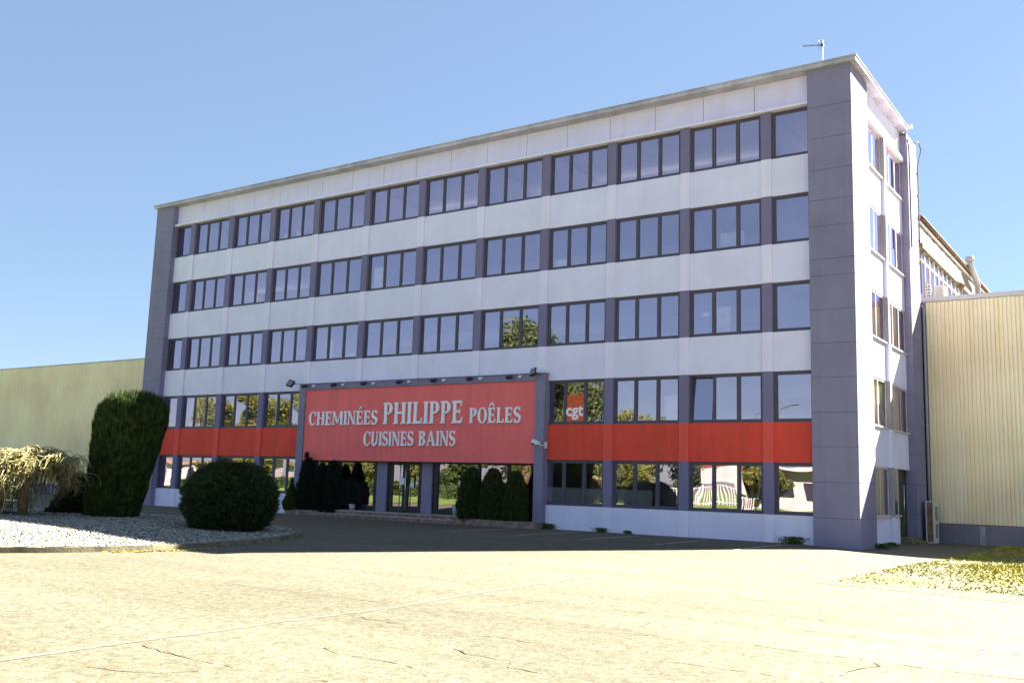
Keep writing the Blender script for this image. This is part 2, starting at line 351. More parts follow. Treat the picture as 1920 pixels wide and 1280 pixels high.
ribbon("ground_crack", CRACKS, 0.014, CRACK, 0.008, 0.9, None, "dark cracks running across the worn asphalt", 0.03, .3)
SEAMS = [[(33.99, -27.5), (33.87, -25.91), (33.88, -24.7), (33.83, -23.56), (33.85, -21.73), (33.6, -19.85), (33.4, -17.4), (33.3, -14.66), (33.6, -12.9), (34.1, -11.9), (34.26, -9.15), (34.3, -5.16), (34.2, -2.5)], [(36.63, -13.08), (36.65, -9), (36.8, -6.76), (36.86, -3.15)]]
ribbon("ground_seam", SEAMS, 0.10, SEAMM, 0.004, 0.35, None, "pale sealed joint between two asphalt lanes", 0.02)
LINES = [[(x, -1.1), (x, -5.0)] for x in (21.95, 24.5, 26.95, 29.5, 31.95)]
ribbon("parking_line", LINES, 0.09, PAINT, 0.004, 0.15, None, "faded white parking lines beside the office block")
# verge on the right
mb = MB()
vp = [(36.72, -13.0), (36.78, -6.5), (36.9, -3.7), (36.2, 0.5), (35.9, 9.24), (80, 9.24), (80, -22)]
vp2 = []
for a, b in zip(vp, vp[1:] + vp[:1]):
    n = max(1, int(math.dist(a, b) / 0.5))
    for i in range(n):
        t = i / n; vp2.append((a[0] + (b[0] - a[0]) * t + random.uniform(-.07, .07), a[1] + (b[1] - a[1]) * t + (random.uniform(-.07, .07) if a[1] < 9 else 0)))
# subdivided fill following the ground
cx, cy = 50, -2
for i in range(len(vp2)):
    a = vp2[i]; b = vp2[(i + 1) % len(vp2)]; K = 10
    for k in range(K):
        t0, t1 = k / K, (k + 1) / K
        q = [(a[0] + (cx - a[0]) * t0, a[1] + (cy - a[1]) * t0), (b[0] + (cx - b[0]) * t0, b[1] + (cy - b[1]) * t0), (b[0] + (cx - b[0]) * t1, b[1] + (cy - b[1]) * t1), (a[0] + (cx - a[0]) * t1, a[1] + (cy - a[1]) * t1)]
        mb.add([(x, y, gz(x, y) + 0.005) for x, y in q], [(0, 1, 2, 3)])
o = mb.build("ground_verge", SOIL); tag(o, "stony verge with patchy dry grass beside the right shed", None, None, "structure")
# grass of the verge
n = 140000
px = 36.9 + rng.random(n) ** 1.3 * 14; py = -12.5 + rng.random(n) * 21.5
dens = 0.5 + 0.5 * np.sin(px * 0.9 + 1.2 * np.sin(py * 0.7)) * np.sin(py * 0.8 + 0.7)
near = 1.2 * np.exp(-((py + 5) / 3.2) ** 2) * np.clip((px - 37.5) / 3, 0, 1) + 0.9 * np.exp(-((py - 8.3) / 1.3) ** 2)
keep = rng.random(n) < np.clip(dens * 0.35 + near, 0.02, 1)
px, py = px[keep], py[keep]; n = len(px)
base = np.stack([px, py, np.array([gz(a, b) for a, b in zip(px, py)]) + 0.015], 1)
d = np.stack([rng.normal(0, 1, n), rng.normal(0, 1, n), .5 * np.ones(n)], 1)
h = 0.04 + 0.07 * rng.random(n)
Vv, Ff = leaves(base + nrm(d) * h[:, None] * 0.45, d, h, 0.025)
o = rawmesh("grass", Vv, Ff, BLADE, None, (38, 0, 0)); tag(o, "dry yellow-green grass tufts on the stony verge", "grass", None, "stuff")

# ------------------------------------------------------------------ office block
XS = [0, .98, 1.968, 2.943, 3.985, 5.023, 6.061, 7.09, 8.051, 9.021, 10.0]   # left edges of the pilasters
PW = 0.115
SILL = [.378 + .977 * k for k in range(5)]; LINT = [s + .548 for s in SILL]
XL, XR = -.41, 10.55
bld = thing("office_building", (5 * S, 0, 0), "long white and grey five-storey office block with a red band", "building")

# corner columns with sheet joints
JZ = [.06, .369, .728, 1.091, 1.446, 1.808, 2.168, 2.523, 2.887, 3.064, 3.424, 3.713, 4.047, 4.402, 4.758, 5.19]
def column(x0, x1, y0, y1, joints, matf):
    mb = MB(); e = .004
    mb.ub(x0 + e, x1 - e, y0 + e, y1 - e, -.05, 5.188, 1)
    for a, b in zip(joints[:-1], joints[1:]):
        mb.ub(x0, x1, y0, y1, a + (.0022 if a > .1 else -.1), b - (.0022 if b < 5 else 0), 0)
    return mb.build("corner_column", [matf, JOINT], bld)
column(-.878, XL, -.07, .585, JZ, GREY)
column(XR, 11.02, -.07, .585, JZ, GREY)
column(10.6, 11.06, 2.355, 2.9, [z + .03 for z in JZ[:-1]] + [5.16], GREY)

# spandrels, plinth, fascia
wall = MB(); reds = [MB(), MB()]
bays = []
edges = [XL] + XS + [XR]
for i in range(12):
    x0 = XL if i == 0 else XS[i - 1] + PW
    x1 = XR if i == 11 else XS[i]
    bays.append((x0, x1))
    low = i < 4 or i > 7
    tops = [(LINT[k], SILL[k + 1]) for k in range(4)]
    for k, (a, b) in enumerate(tops):
        if not low and k < 2:
            if k == 1: wall.ub(x0, x1, .02, .1, 1.97, b)
            continue
        (reds[i > 7] if k == 0 else wall).ub(x0, x1, .02, .1, a, b)
    if low: wall.ub(x0, x1, .02, .1, 0.0, SILL[0])
    wall.ub(x0 - (.0 if i == 0 else PW), x1, .1, .13, LINT[4] + .035, 5.188)
# rear and left walls; unseen rear openings added to let light into the rooms
for z0_, z1_ in [(0, 3.2), (SILL[3] + .5, SILL[4]), (LINT[4], 5.188)]: wall.ub(-.87, 10.6, 2.87, 2.95, z0_, z1_)
for q in range(13): wall.ub(-.87 + q * .9, -.75 + q * .9, 2.87, 2.95, SILL[4], LINT[4]); wall.ub(-.87 + q * .9, -.75 + q * .9, 2.87, 2.95, 3.2, SILL[3] + .5)
wall.ub(-.87, -.80, .585, 2.87, 0, 5.188)
wall.build("wall", [WHITE], bld)
for red in reds: red.build("painted_band", [RED], bld)
# parapet fascia panels with open joints
fas = MB()
J = [XL, .30, .92, 1.54, 2.14, 2.76, 3.07, 3.70, 4.32, 4.94, 5.56, 6.18, 6.82, 7.44, 8.06, 8.68, 9.30, 9.92, XR]
for a, b in zip(J[:-1], J[1:]): fas.ub(a + .003, b - .003, .022, .1, 4.862, 5.188)
fas.ub(XL, XR, .03, .098, 4.87, 5.18, 1)
fas.build("parapet_panel", [FASCIA, JOINT], bld)
led = MB(); led.ub(XL, XR, -.035, .1, LINT[4], 4.8618); led.ub(10.90, 11.018, .587, 2.352, 4.80, 4.853)
led.build("ledge", PILW, bld)
# roof
rf = MB()
rf.ub(-.905, 11.0, -.12, 2.96, 5.19, 5.235); rf.ub(-.915, 11.0, -.13, 2.97, 5.235, 5.25)
rf.ub(11.0, 11.085, -.12, 2.33, 5.19, 5.235); rf.ub(11.0, 11.095, -.13, 2.34, 5.235, 5.25)
rf.build("roof", EAVE, bld, bevel=0.01)
# pilasters
for i, x in enumerate(XS):
    mb = MB(); zs = []
    frame_bay = 3 <= i <= 7
    start = 1.99 if frame_bay else 0.0
    def seg(a, b, m):
        if b <= start: return
        mb.ub(x, x + PW, 0.0, .1, max(a, start), b, m)
    seg(0, SILL[0], 0)
    for k in range(5):
        seg(SILL[k], LINT[k], 1)
        if k < 4: seg(LINT[k], SILL[k + 1], 2 if k == 0 else 0)
    o = mb.build("pilaster", [PILW, GREYP, REDP], bld)

# windows
def window(x0, x1, z0, z1, panes, y=.04, parent=bld, mat=FRAME, gl=GLASS, tilt=None, label=None):
    """facade window in module units; frame part with one pane sub-part"""
    X0, X1, Za, Zb, Y = x0 * S, x1 * S, (z0 - Z0) * S, (z1 - Z0) * S, y * S
    fr = MB(); pn = MB(); t = 0.075
    fr.box(X0, X1, Y, Y + .09, Za, Za + t); fr.box(X0, X1, Y, Y + .09, Zb - t, Zb)
    fr.box(X0, X0 + t, Y, Y + .09, Za + t, Zb - t); fr.box(X1 - t, X1, Y, Y + .09, Za + t, Zb - t)
    fr.box(X0, X1, Y - .035, Y, Za, Za + .035)                      # drip sill
    w = X1 - X0
    cuts = [0, 1] if panes == 1 else [0, .322, .678, 1]
    xsn = [X0 + t + (w - 2 * t) * c for c in cuts]
    for k in range(1, len(xsn) - 1): fr.box(xsn[k] - .03, xsn[k] + .03, Y + .004, Y + .088, Za + t, Zb - t)
    for k in range(len(xsn) - 1):
        a = xsn[k] + (0 if k == 0 else .03); b = xsn[k + 1] - (0 if k == len(xsn) - 2 else .03)
        s = .045; y0 = Y + .022; y1 = Y + .07; za, zb = Za + t, Zb - t
        if tilt == k:
            an = math.radians(6); c, sn = math.cos(an), math.sin(an); H = zb - za
            def bar(xa, xb, h0, h1, dy0, dy1, mb):
                vs = []
                for h in (h0, h1):
                    for dy in (dy0, dy1):
                        for xx in (xa, xb): vs.append((xx, y0 + dy * c + h * sn, za + h * c - dy * sn))
                mb.add(vs, [(0, 2, 3, 1), (4, 5, 7, 6), (0, 1, 5, 4), (2, 6, 7, 3), (0, 4, 6, 2), (1, 3, 7, 5)])
            bar(a + .01, b - .01, 0, s, 0, .05, fr); bar(a + .01, b - .01, H - s, H, 0, .05, fr); bar(a + .01, a + s, s, H - s, 0, .05, fr); bar(b - s, b - .01, s, H - s, 0, .05, fr)
            pn.add([(a + s, y0 + .02 * c + s * sn, za + s * c), (b - s, y0 + .02 * c + s * sn, za + s * c), (b - s, y0 + .02 * c + (H - s) * sn, za + (H - s) * c), (a + s, y0 + .02 * c + (H - s) * sn, za + (H - s) * c)], [(0, 1, 2, 3)])
            continue
        fr.box(a, b, y0, y1, za, za + s); fr.box(a, b, y0, y1, zb - s, zb); fr.box(a, a + s, y0, y1, za + s, zb - s); fr.box(b - s, b, y0, y1, za + s, zb - s)
        yy = Y + .042; tl = random.uniform(-.0035, .0035); tv = random.uniform(-.0025, .0025)      # panes never sit quite true
        pn.add([(a + s, yy - tl - tv, za + s), (b - s, yy + tl - tv, za + s), (b - s, yy + tl + tv, zb - s), (a + s, yy - tl + tv, zb - s)], [(0, 1, 2, 3)])
    f = fr.build("window", mat, parent)
    if label: f["label"] = label
    pn.build("pane", gl, f)
    return f
wins = {}
for k in range(5):
    for i, (x0, x1) in enumerate(bays):
        if 4 <= i <= 7 and k < 2: continue
        if i in (0, 11): n_ = 1
        else: n_ = 3
        wins[(k, i)] = window(x0, x1, SILL[k], LINT[k], n_, tilt=0 if (k, i) == (1, 10) else None,
                              label="window with its left sash tilted open" if (k, i) == (1, 10) else None)
for k, i in ((0, 8), (0, 9)):
    x0, x1 = bays[i]; mb = MB()
    mb.box(x0 * S + .13, x1 * S - (.13 if i == 8 else 1.1), .04 * S + .055, .04 * S + .06, (SILL[0] - Z0) * S + .12, (SILL[0] - Z0) * S + .66)
    mb.build("frosted_film", FROST, wins[(k, i)])

# side wall (faces +x)
XP = 10.98
side_b = [(.585, 1.336), (1.42, 2.355)]
for j, (y0, y1) in enumerate(side_b):
    for k in range(4): sd = MB(); sd.ub(10.90, XP, y0, y1, LINT[k], SILL[k + 1]); sd.build("spandrel_panel", WHITE, bld)
    sd = MB(); sd.ub(10.90, XP, y0, y1 if j == 0 else 1.80, 0.0, SILL[0]); sd.build("spandrel_panel", WHITE, bld)
sd = MB(); sd.ub(10.90, XP - .005, .585, 2.355, 4.853, 5.188); sd.build("parapet_panel", WHITE, bld)
mb = MB(); mb.ub(10.90, 11.018, 1.336, 1.42, 0, SILL[0], 0)
for k in range(5):
    mb.ub(10.90, 11.018, 1.336, 1.42, SILL[k], LINT[k] if k < 4 else 4.80, 1)
    if k < 4: mb.ub(10.90, 11.018, 1.336, 1.42, LINT[k], SILL[k + 1], 0)
mb.build("pilaster", [WHITE, SIDEL], bld)
def side_window(y0, y1, z0, z1, panes, tilt=None):
    gls = GLASSH if z0 > 3 else GLASSS
    Y0, Y1, Za, Zb, X = y0 * S, y1 * S, (z0 - Z0) * S, (z1 - Z0) * S, 10.972 * S
    fr = MB(); pn = MB(); t = .07
    fr.box(X - .03, X, Y0, Y1, Za, Za + t); fr.box(X - .03, X, Y0, Y1, Zb - t, Zb)
    fr.box(X - .03, X, Y0, Y0 + t, Za + t, Zb - t); fr.box(X - .03, X, Y1 - t, Y1, Za + t, Zb - t)
    fr.box(X, X + .10, Y0, Y1, Za - .0, Za + .05)
    ysn = [Y0 + t + (Y1 - Y0 - 2 * t) * c / panes for c in range(panes + 1)]
    for k in range(1, panes): fr.box(X - .028, X - .002, ysn[k] - .03, ysn[k] + .03, Za + t, Zb - t)
    for k in range(panes):
        a, b = ysn[k] + .03, ysn[k + 1] - .03; tl = random.uniform(-.002, .002)
        dx = -.16 if tilt == k else 0
        pn.add([(X - .012, a, Za + t), (X - .012 + tl, b, Za + t), (X - .012 + tl + dx, b, Zb - t), (X - .012 + dx, a, Zb - t)], [(0, 1, 2, 3)])
        if tilt == k:
            H = Zb - Za - 2 * t
            for yy in (a, b): fr.obox((X - .04 + dx / 2, yy, Za + t + H / 2), (.02, 0, 0), (0, .025, 0), (dx / 2, 0, H / 2))
    f = fr.build("window", ALU, bld); pn.build("pane", gls, f); return f
for k in range(5):
    zt = LINT[k] if k < 4 else 4.80
    side_window(.587, 1.334, SILL[k], zt, 2, 1 if k == 1 else None)
    if k == 0: side_window(1.422, 1.80, SILL[k], zt, 1)
    else: side_window(1.422, 2.353, SILL[k], zt, 3)
# side door
dr = MB(); X = 10.93 * S
dr.box(X - .06, X, 1.80 * S, 2.354 * S, .17, 2.59)
dr.box(X, X + .03, 1.80 * S, 1.80 * S + .09, .17, 2.588); dr.box(X, X + .03, 2.354 * S - .09, 2.354 * S, .17, 2.588); dr.box(X, X + .028, 1.83 * S, 2.32 * S, 2.12, 2.2)
DOORG = plain("dark_green_door", (0.05, 0.06, 0.04), 0.5)
dro = dr.build("door", DOORG, bld)
hd = MB(); hd.tube([(X + .07, 2.16 * S, .55), (X + .07, 2.16 * S, 2.05)], .018); hd.tube([(X, 2.16 * S, .6), (X + .07, 2.16 * S, .6)], .01); hd.tube([(X, 2.16 * S, 2.0), (X + .07, 2.16 * S, 2.0)], .01)
hd.build("handle", STEEL, dro)
MOSS = plain("mossy_concrete", (0.17, 0.155, 0.08), 0.95, 0, 0.4, 8, 0.5, 20)
st = MB(); st.box(10.96 * S, 11.10 * S, 1.86 * S, 2.34 * S, -.2, .16); st.box(11.10 * S, 11.17 * S, 1.9 * S, 2.3 * S, -.2, .03)
st.build("side_step", MOSS, bld, bevel=0.01)

# floors and rooms inside
it = MB()
for k in range(5):
    zf = .1 + .977 * k; zc = LINT[k] + .03
    it.ub(-.79, 10.895, .105, 2.865, zf - (.35 if k == 0 else 0.115), zf, 1)
    if k < 4: it.ub(-.79, 10.895, .105, 2.865, zc, zf + .977 - .118, 2)
    else: it.ub(-.79, 10.895, .132, 2.865, zc + .02, 5.18, 2)
    it.ub(-.79, 10.2, 1.62, 1.66, zf + .002, zf + .50, 0); it.ub(-.79, 10.2, 1.63, 1.65, zf + .70, zc - .002, 0)  # gap in the corridor wall shaped to pass rear light to the front rooms
    for q in range(12): it.ub(-.79 + q * .95, -.76 + q * .95, 1.62, 1.66, zf + .501, zf + .699, 0)
    for i in range(0, 11):
        if (k < 2 and 3 <= i <= 7) or random.random() < 0.35: continue
        it.ub(XS[i] + .04, XS[i] + .075, .105, 1.618, zf + .002, zc - .002, 0)
it.build("interior", [INTW, INTF, INTC], bld)

# entrance frame and glazing
en = MB()
en.ub(2.945, 3.07, -.07, .1, -.1, 1.985); en.ub(7.12, 7.25, -.07, .1, -.1, 1.985); en.ub(3.07, 7.12, -.07, .1, 1.90, 1.985)
en.ub(2.93, 7.265, -.085, .02, 1.985, 1.992)
for z in (.885, 0.30): pass
en.build("entrance_frame", GREY, bld)
gz_ = MB(); gp = MB(); BL = plain("black_frame", (0.022, 0.020, 0.028), 0.4)
yg = .11
def gpane(x0, x1, z0, z1):
    tl = random.uniform(-.004, .004)
    gp.add([(x0 * S, yg * S - tl, (z0 - Z0) * S), (x1 * S, yg * S + tl, (z0 - Z0) * S), (x1 * S, yg * S + tl, (z1 - Z0) * S), (x0 * S, yg * S - tl, (z1 - Z0) * S)], [(0, 1, 2, 3)])
# frame bars: x ranges
for a, b in ((3.07, 3.12), (3.66, 3.70), (4.36, 4.44), (4.62, 4.655), (5.21, 5.245), (5.42, 5.50), (6.15, 6.19), (6.62, 6.66), (7.07, 7.12)): gz_.ub(a, b, yg - .02, yg + .02, .19, .88)
for a, b in ((3.12, 3.66), (3.70, 4.36), (5.50, 6.15), (6.19, 6.62), (6.66, 7.07)):
    gz_.ub(a, b, yg - .018, yg + .018, .19, .25); gz_.ub(a, b, yg - .018, yg + .018, .855, .88); gpane(a, b, .25, .855)
gz_.ub(4.655, 5.21, yg - .018, yg + .018, .862, .88)
f = gz_.build("shopfront_glazing", BL, bld); gp.build("pane", GLASSE, f)
for a, b in ((4.44, 4.62), (5.245, 5.42)):
    mb = MB(); mb.ub(a, b, yg - .045, yg + .03, .195, .88); mb.build("entrance_panel", GREY, bld)
for sx, (a, b) in (("l", (4.66, 4.925)), ("r", (4.94, 5.205))):
    mb = MB(); t = .042
    mb.ub(a, a + t, yg - .015, yg + .01, .195, .86); mb.ub(b - t, b, yg - .015, yg + .01, .195, .86)
    mb.ub(a + t, b - t, yg - .015, yg + .01, .195, .27); mb.ub(a + t, b - t, yg - .015, yg + .01, .83, .86)
    d_ = mb.build("door", BL, bld)
    pm = MB(); tl = .003 if sx == "l" else -.003
    pm.add([((a + t) * S, yg * S - tl, (.27 - Z0) * S), ((b - t) * S, yg * S + tl, (.27 - Z0) * S), ((b - t) * S, yg * S + tl, (.83 - Z0) * S), ((a + t) * S, yg * S - tl, (.83 - Z0) * S)], [(0, 1, 2, 3)])
    pm.build("pane", GLASSE, d_)
    hx = (b - .05) if sx == "l" else (a + .03); h = MB()
    h.tube([(hx * S, (yg - .055) * S, (.22 - Z0) * S), (hx * S, (yg - .055) * S, (.84 - Z0) * S)], .022)
    for zz in (.26, .8): h.tube([(hx * S, (yg - .055) * S, (zz - Z0) * S), (hx * S, (yg - .012) * S, (zz - Z0) * S)], .012)
    h.build("handle", STEEL, d_)
# lobby floor, dark back wall
lb = MB(); lb.ub(3.07, 7.12, .135, 1.6, .195, .199, 1); lb.build("lobby_floor", [INTW, INTF], bld)
sf = MB(); sf.ub(3.07, 7.12, -.045, .1, .868, .875); sf.build("entrance_soffit", BL, bld)
# stone plinth and steps
for a, b, z in ((2.965, 3.62, .165), (6.03, 7.262, .168)): sp = MB(); sp.ub(a, b, -.24, .09, -.1, z); sp.build("stone_plinth", STONE, bld, bevel=0.015)
for y0, z1, xa, xb in ((-.155, .190, 3.62, 6.03), (-.25, .142, 3.60, 6.05)):
    mb = MB(); mb.ub(xa, xb, y0, .09 if z1 > .18 else -.156, -.1, z1 - .012, 0); mb.ub(xa, xb, y0 - .006, .09 if z1 > .18 else -.156, z1 - .012, z1, 1)
    mb.build("step", [STONE, STEPT], bld)

# ------------------------------------------------------------------ the red sign
sg = thing("shop_sign", (5.1 * S, -.05 * S, (1.4 - Z0) * S), "wide red signboard with white serif lettering above the glass entrance", "sign")
mb = MB(); mb.ub(3.072, 7.118, -.05, -.025, .885, 1.898); mb.ub(3.072, 7.118, -.052, -.025, .875, .885); mb.ub(3.072, 7.118, -.0525, -.05, .955, .959)
mb.build("sign_board", SIGNRED, sg)
def ell(cx, cz, rx, rz, a0, a1, tn, tk, n=18, tilt=0):
    """stroke along an ellipse arc: thin tn on top/bottom, thick tk at the flanks"""
    out = []; inn = []
    for i in range(n + 1):
        a = math.radians(a0 + (a1 - a0) * i / n); w = tn + (tk - tn) * abs(math.cos(a)) ** 1.4
        out.append((cx + rx * math.cos(a), cz + rz * math.sin(a)))
        inn.append((cx + (rx - w) * math.cos(a), cz + (rz - (tn + (w - tn) * .25)) * math.sin(a)))
    return out, inn
ST, TH, SR = .19, .105, .07
def glyph(ch):
    """returns width and list of (polygon | strip) in a unit cap-height box"""
    P = []; rect = lambda a, b, c, d: P.append([(a, c), (b, c), (b, d), (a, d)])
    def stem(x, w=ST, z0=0, z1=1):
        P.append([(x, z0), (x + w, z0), (x + w * .93, .5 * (z0 + z1)), (x + w, z1), (x, z1), (x + w * .07, .5 * (z0 + z1))])
    def srf(x0, x1, z, up):
        h = SR; P.append([(x0, z), (x1, z), (x1 - .012, z + h * up), (x0 + .012, z + h * up)] if up > 0 else [(x0 + .012, z + h * up), (x1 - .012, z + h * up), (x1, z), (x0, z)])
    b = ch
    if b in "ÉÊ": b = "E"
    if b == "I": stem(.08); srf(.02, .31, 0, 1); srf(.02, .31, 1, -1); w = .33
    elif b == "H":
        stem(.08); stem(.56); rect(.2, .6, .46, .46 + TH)
        for x in (.02, .5): srf(x, x + .29, 0, 1); srf(x, x + .29, 1, -1)
        w = .81
    elif b == "E":
        stem(.08); srf(.02, .3, 0, 1); srf(.02, .3, 1, -1)
        rect(.2, .56, 1 - TH, 1); rect(.2, .48, .47, .47 + TH); rect(.2, .58, 0, TH)
        P.append([(.49, 1), (.57, 1), (.58, .76), (.54, .76)]); P.append([(.43, .51), (.49, .38), (.49, .64)]); P.append([(.50, 0), (.60, 0), (.64, .27), (.60, .27)])
        w = .66
    elif b == "L":
        stem(.08); srf(.02, .31, 0, 1); srf(.02, .31, 1, -1); rect(.2, .56, 0, TH); P.append([(.47, 0), (.57, 0), (.61, .28), (.57, .28)]); w = .62
    elif b == "N":
        stem(.09, .085); stem(.63, .085); srf(.02, .22, 0, 1); srf(.56, .79, 1, -1); srf(.0, .2, 1, -1)
        P.append([(.03, 1), (.22, 1), (.715, .0), (.62, .0)]); w = .80
    elif b == "M":
        stem(.09, .085); stem(.80, ST); srf(.02, .23, 0, 1); srf(.74, 1.03, 0, 1); srf(.0, .2, 1, -1); srf(.84, 1.03, 1, -1)
        P.append([(.05, 1), (.23, 1), (.56, .12), (.47, .12)]); P.append([(.47, .12), (.555, .12), (.90, 1), (.82, 1)]); w = 1.05
    elif b == "A":
        P.append([(.07, 0), (.16, 0), (.43, 1), (.36, 1)]); P.append([(.34, 1), (.48, 1), (.80, 0), (.62, 0)]); rect(.18, .62, .30, .30 + TH * .85)
        srf(.0, .24, 0, 1); srf(.54, .86, 0, 1); w = .86
    elif b in "PB":
        stem(.08); srf(.02, .28, 0, 1); srf(.02, .25, 1, -1)
        cz, rz = (.72, .28) if b == "P" else (.76, .24)
        rect(.2, .34, 1 - TH * .8, 1); rect(.2, .34, cz - rz, cz - rz + TH * .8)
        P.append(("s",) + ell(.33, cz, .29, rz, -90, 90, TH * .8, ST))
        if b == "B":
            rect(.2, .36, 0, TH * .8); rect(.2, .36, .45, .45 + TH * .8); P.append(("s",) + ell(.35, .26, .31, .26, -90, 90, TH * .8, ST)); w = .70
        else: w = .65
    elif b == "O": P.append(("s",) + ell(.40, .5, .38, .52, 0, 360, TH * .8, ST * 1.05, 40)); w = .80
    elif b == "C":
        P.append(("s",) + ell(.41, .5, .39, .52, 52, 308, TH * .8, ST * 1.1, 30)); P.append([(.62, .68), (.69, .68), (.69, .98), (.60, .93)]); P.append([(.60, .08), (.66, .10), (.71, .26), (.64, .22)]); w = .74
    elif b == "U":
        stem(.08, ST, .28, 1); stem(.585, .085, .28, 1); srf(.02, .31, 1, -1); srf(.53, .74, 1, -1)
        P.append(("s",) + ell(.375, .30, .295, .32, 180, 360, TH, ST * .95, 20)); w = .76
    elif b == "S":
        o1, i1 = [], []
        for i in range(41):
            t = i / 40
            # centre line of an S from top right to bottom left
            if t < .5:
                a = math.radians(30 + 240 * (t / .5)); cx, cz, rx, rz = .29, .745, .20, .215
                p = (cx + rx * math.cos(a), cz + rz * math.sin(a))
            else:
                a = math.radians(90 - 240 * ((t - .5) / .5)); cx, cz, rx, rz = .29, .26, .21, .225
                p = (cx + rx * math.cos(a), cz + rz * math.sin(a))
            o1.append(p)
        q = []
        for i, p in enumerate(o1):
            a = o1[max(i - 1, 0)]; c = o1[min(i + 1, 40)]; dx, dz = c[0] - a[0], c[1] - a[1]; l = math.hypot(dx, dz) or 1
            w_ = .052 + .055 * math.exp(-((i - 20) / 7.5) ** 2)
            q.append(((p[0] - dz / l * w_, p[1] + dx / l * w_), (p[0] + dz / l * w_, p[1] - dx / l * w_)))
        P.append(("s", [a for a, _ in q], [c for _, c in q])); P.append([(.44, .99), (.50, .99), (.50, .74), (.45, .76)]); P.append([(.06, .0), (.12, .0), (.11, .26), (.06, .28)]); w = .56
    if ch == "É": P.append([(.26, 1.08), (.34, 1.08), (.50, 1.30), (.38, 1.30)])
    if ch == "Ê": P.append([(.12, 1.07), (.20, 1.07), (.33, 1.22), (.33, 1.32), (.28, 1.32)]); P.append([(.33, 1.22), (.46, 1.07), (.54, 1.07), (.38, 1.32), (.33, 1.32)])
    return w, P
def word(txt, x0, x1, z0, z1):
    ws = [glyph(c)[0] for c in txt]; gap = .035; tot = sum(ws) + gap * (len(txt) - 1)
    H = (z1 - z0) * S; kx = (x1 - x0) * S / tot; mb = MB(); x = x0 * S; zb = (z0 - Z0) * S
    yf = -.05 * S - .075; yb = -.05 * S - .02
    for c, w in zip(txt, ws):
        for n_, p in enumerate(glyph(c)[1]):
            y = yf - n_ * .0025
            if p[0] == "s":
                o_, i_ = p[1], p[2]
                for a in range(len(o_) - 1):
                    mb_pts = [(x + q[0] * kx, zb + q[1] * H) for q in (o_[a], o_[a + 1], i_[a + 1], i_[a])]
                    mb.prism(mb_pts, y, yb)
            else: mb.prism([(x + q[0] * kx, zb + q[1] * H) for q in p], y, yb)
        x += (w + gap) * kx
    return mb.build("lettering", LETTER, sg)
word("CHEMINÉES", 3.175, 4.512, 1.378, 1.573)
word("PHILIPPE", 4.613, 5.997, 1.382, 1.676)
word("POÊLES", 6.10, 6.906, 1.379, 1.575)
word("CUISINES", 4.273, 5.177, 1.085, 1.279)
word("BAINS", 5.268, 5.888, 1.086, 1.281)

# ------------------------------------------------------------------ lights and camera on the facade
for n_, x in enumerate((3.13, 3.72, 4.30, 4.95, 5.55, 6.15, 6.77)):
    p = Vector((x * S, -.085 * S, (1.945 - Z0) * S))
    lab = ["small black spotlight at the left end of the grey frame over the sign", "second small spotlight from the left over the red sign", "third small spotlight from the left over the red sign",
           "middle small spotlight of the row over the red sign", "third small spotlight from the right over the red sign", "second small spotlight from the right over the red sign",
           "small spotlight next to the large right floodlight over the sign"][n_]
    t = thing("spotlight", p, lab, "spotlight", "small spotlights along the top of the red sign")
    mb = MB(); mb.tube([p + Vector((0, .06, .03)), p + Vector((0, -.10, .08)), p + Vector((0, -.17, .05))], .012); mb.build("bracket", DARK, t)
    mb = MB(); mb.obox(p + Vector((0, -.22, 0)), (.11, 0, 0), (0, .035, -.05), (0, .06, .04)); mb.build("lamp_head", DARK, t)
    mb = MB(); q = p + Vector((.38, -.02, .02)); mb.obox(q, (.055, 0, 0), (0, .035, 0), (0, 0, .045)); mb.obox(q + Vector((.09, 0, .03)), (.02, 0, 0), (0, .02, 0), (0, 0, .02)); mb.build("junction_box", WHITEP, t)
for x, sgn, lab in ((2.88, -1, "large dark floodlight on the left end of the sign frame"), (7.15, 1, "large floodlight with visible lens on the right end of the sign frame")):
    p = Vector((x * S, -.09 * S, (1.985 - Z0) * S)); t = thing("floodlight", p, lab, "floodlight")
    mb = MB(); ax = Vector((.15, -.03 * sgn, .04 * sgn)); ay = Vector((0.02, -.04, .04)); az = Vector((.03 * -sgn, .08, .12))
    c = p + Vector((-.05 if sgn > 0 else -.12, -.22, .03)); mb.obox(c, ax, ay, az)
    mb.build("housing", DARK, t)
    mb = MB(); mb.obox(c - ay.normalized() * 0 + Vector((0, -.055, -.0)) + ay * .25, ax * .85, ay * .2, az * .82); mb.build("lens", PLINTH, t)
    mb = MB(); mb.tube([p + Vector((0, .05, .02)), p + Vector((0, -.12, .02)), c], .025); mb.build("bracket", DARK, t)
p = Vector((7.25 * S, -.02 * S, (1.10 - Z0) * S))
t = thing("security_camera", p, "white security camera on the right leg of the entrance frame", "camera")
mb = MB(); mb.obox(p + Vector((.02, -.02, 0)), (.05, 0, 0), (0, .05, 0), (0, 0, .12)); mb.tube([p + Vector((.03, -.03, 0)), p + Vector((0, -.3, -.02)), p + Vector((-.08, -.4, .05))], .025); mb.build("bracket", WHITEP, t)
mb = MB(); mb.obox(p + Vector((-.16, -.42, .10)), (.17, -.06, -.05), (.02, .065, 0), (.02, 0, .06)); mb.build("camera_body", WHITEP, t)
mb = MB(); mb.tube([p + Vector((-.33, -.36, .045)), p + Vector((-.37, -.345, .03))], .045, 8); mb.build("lens", DARK, t)

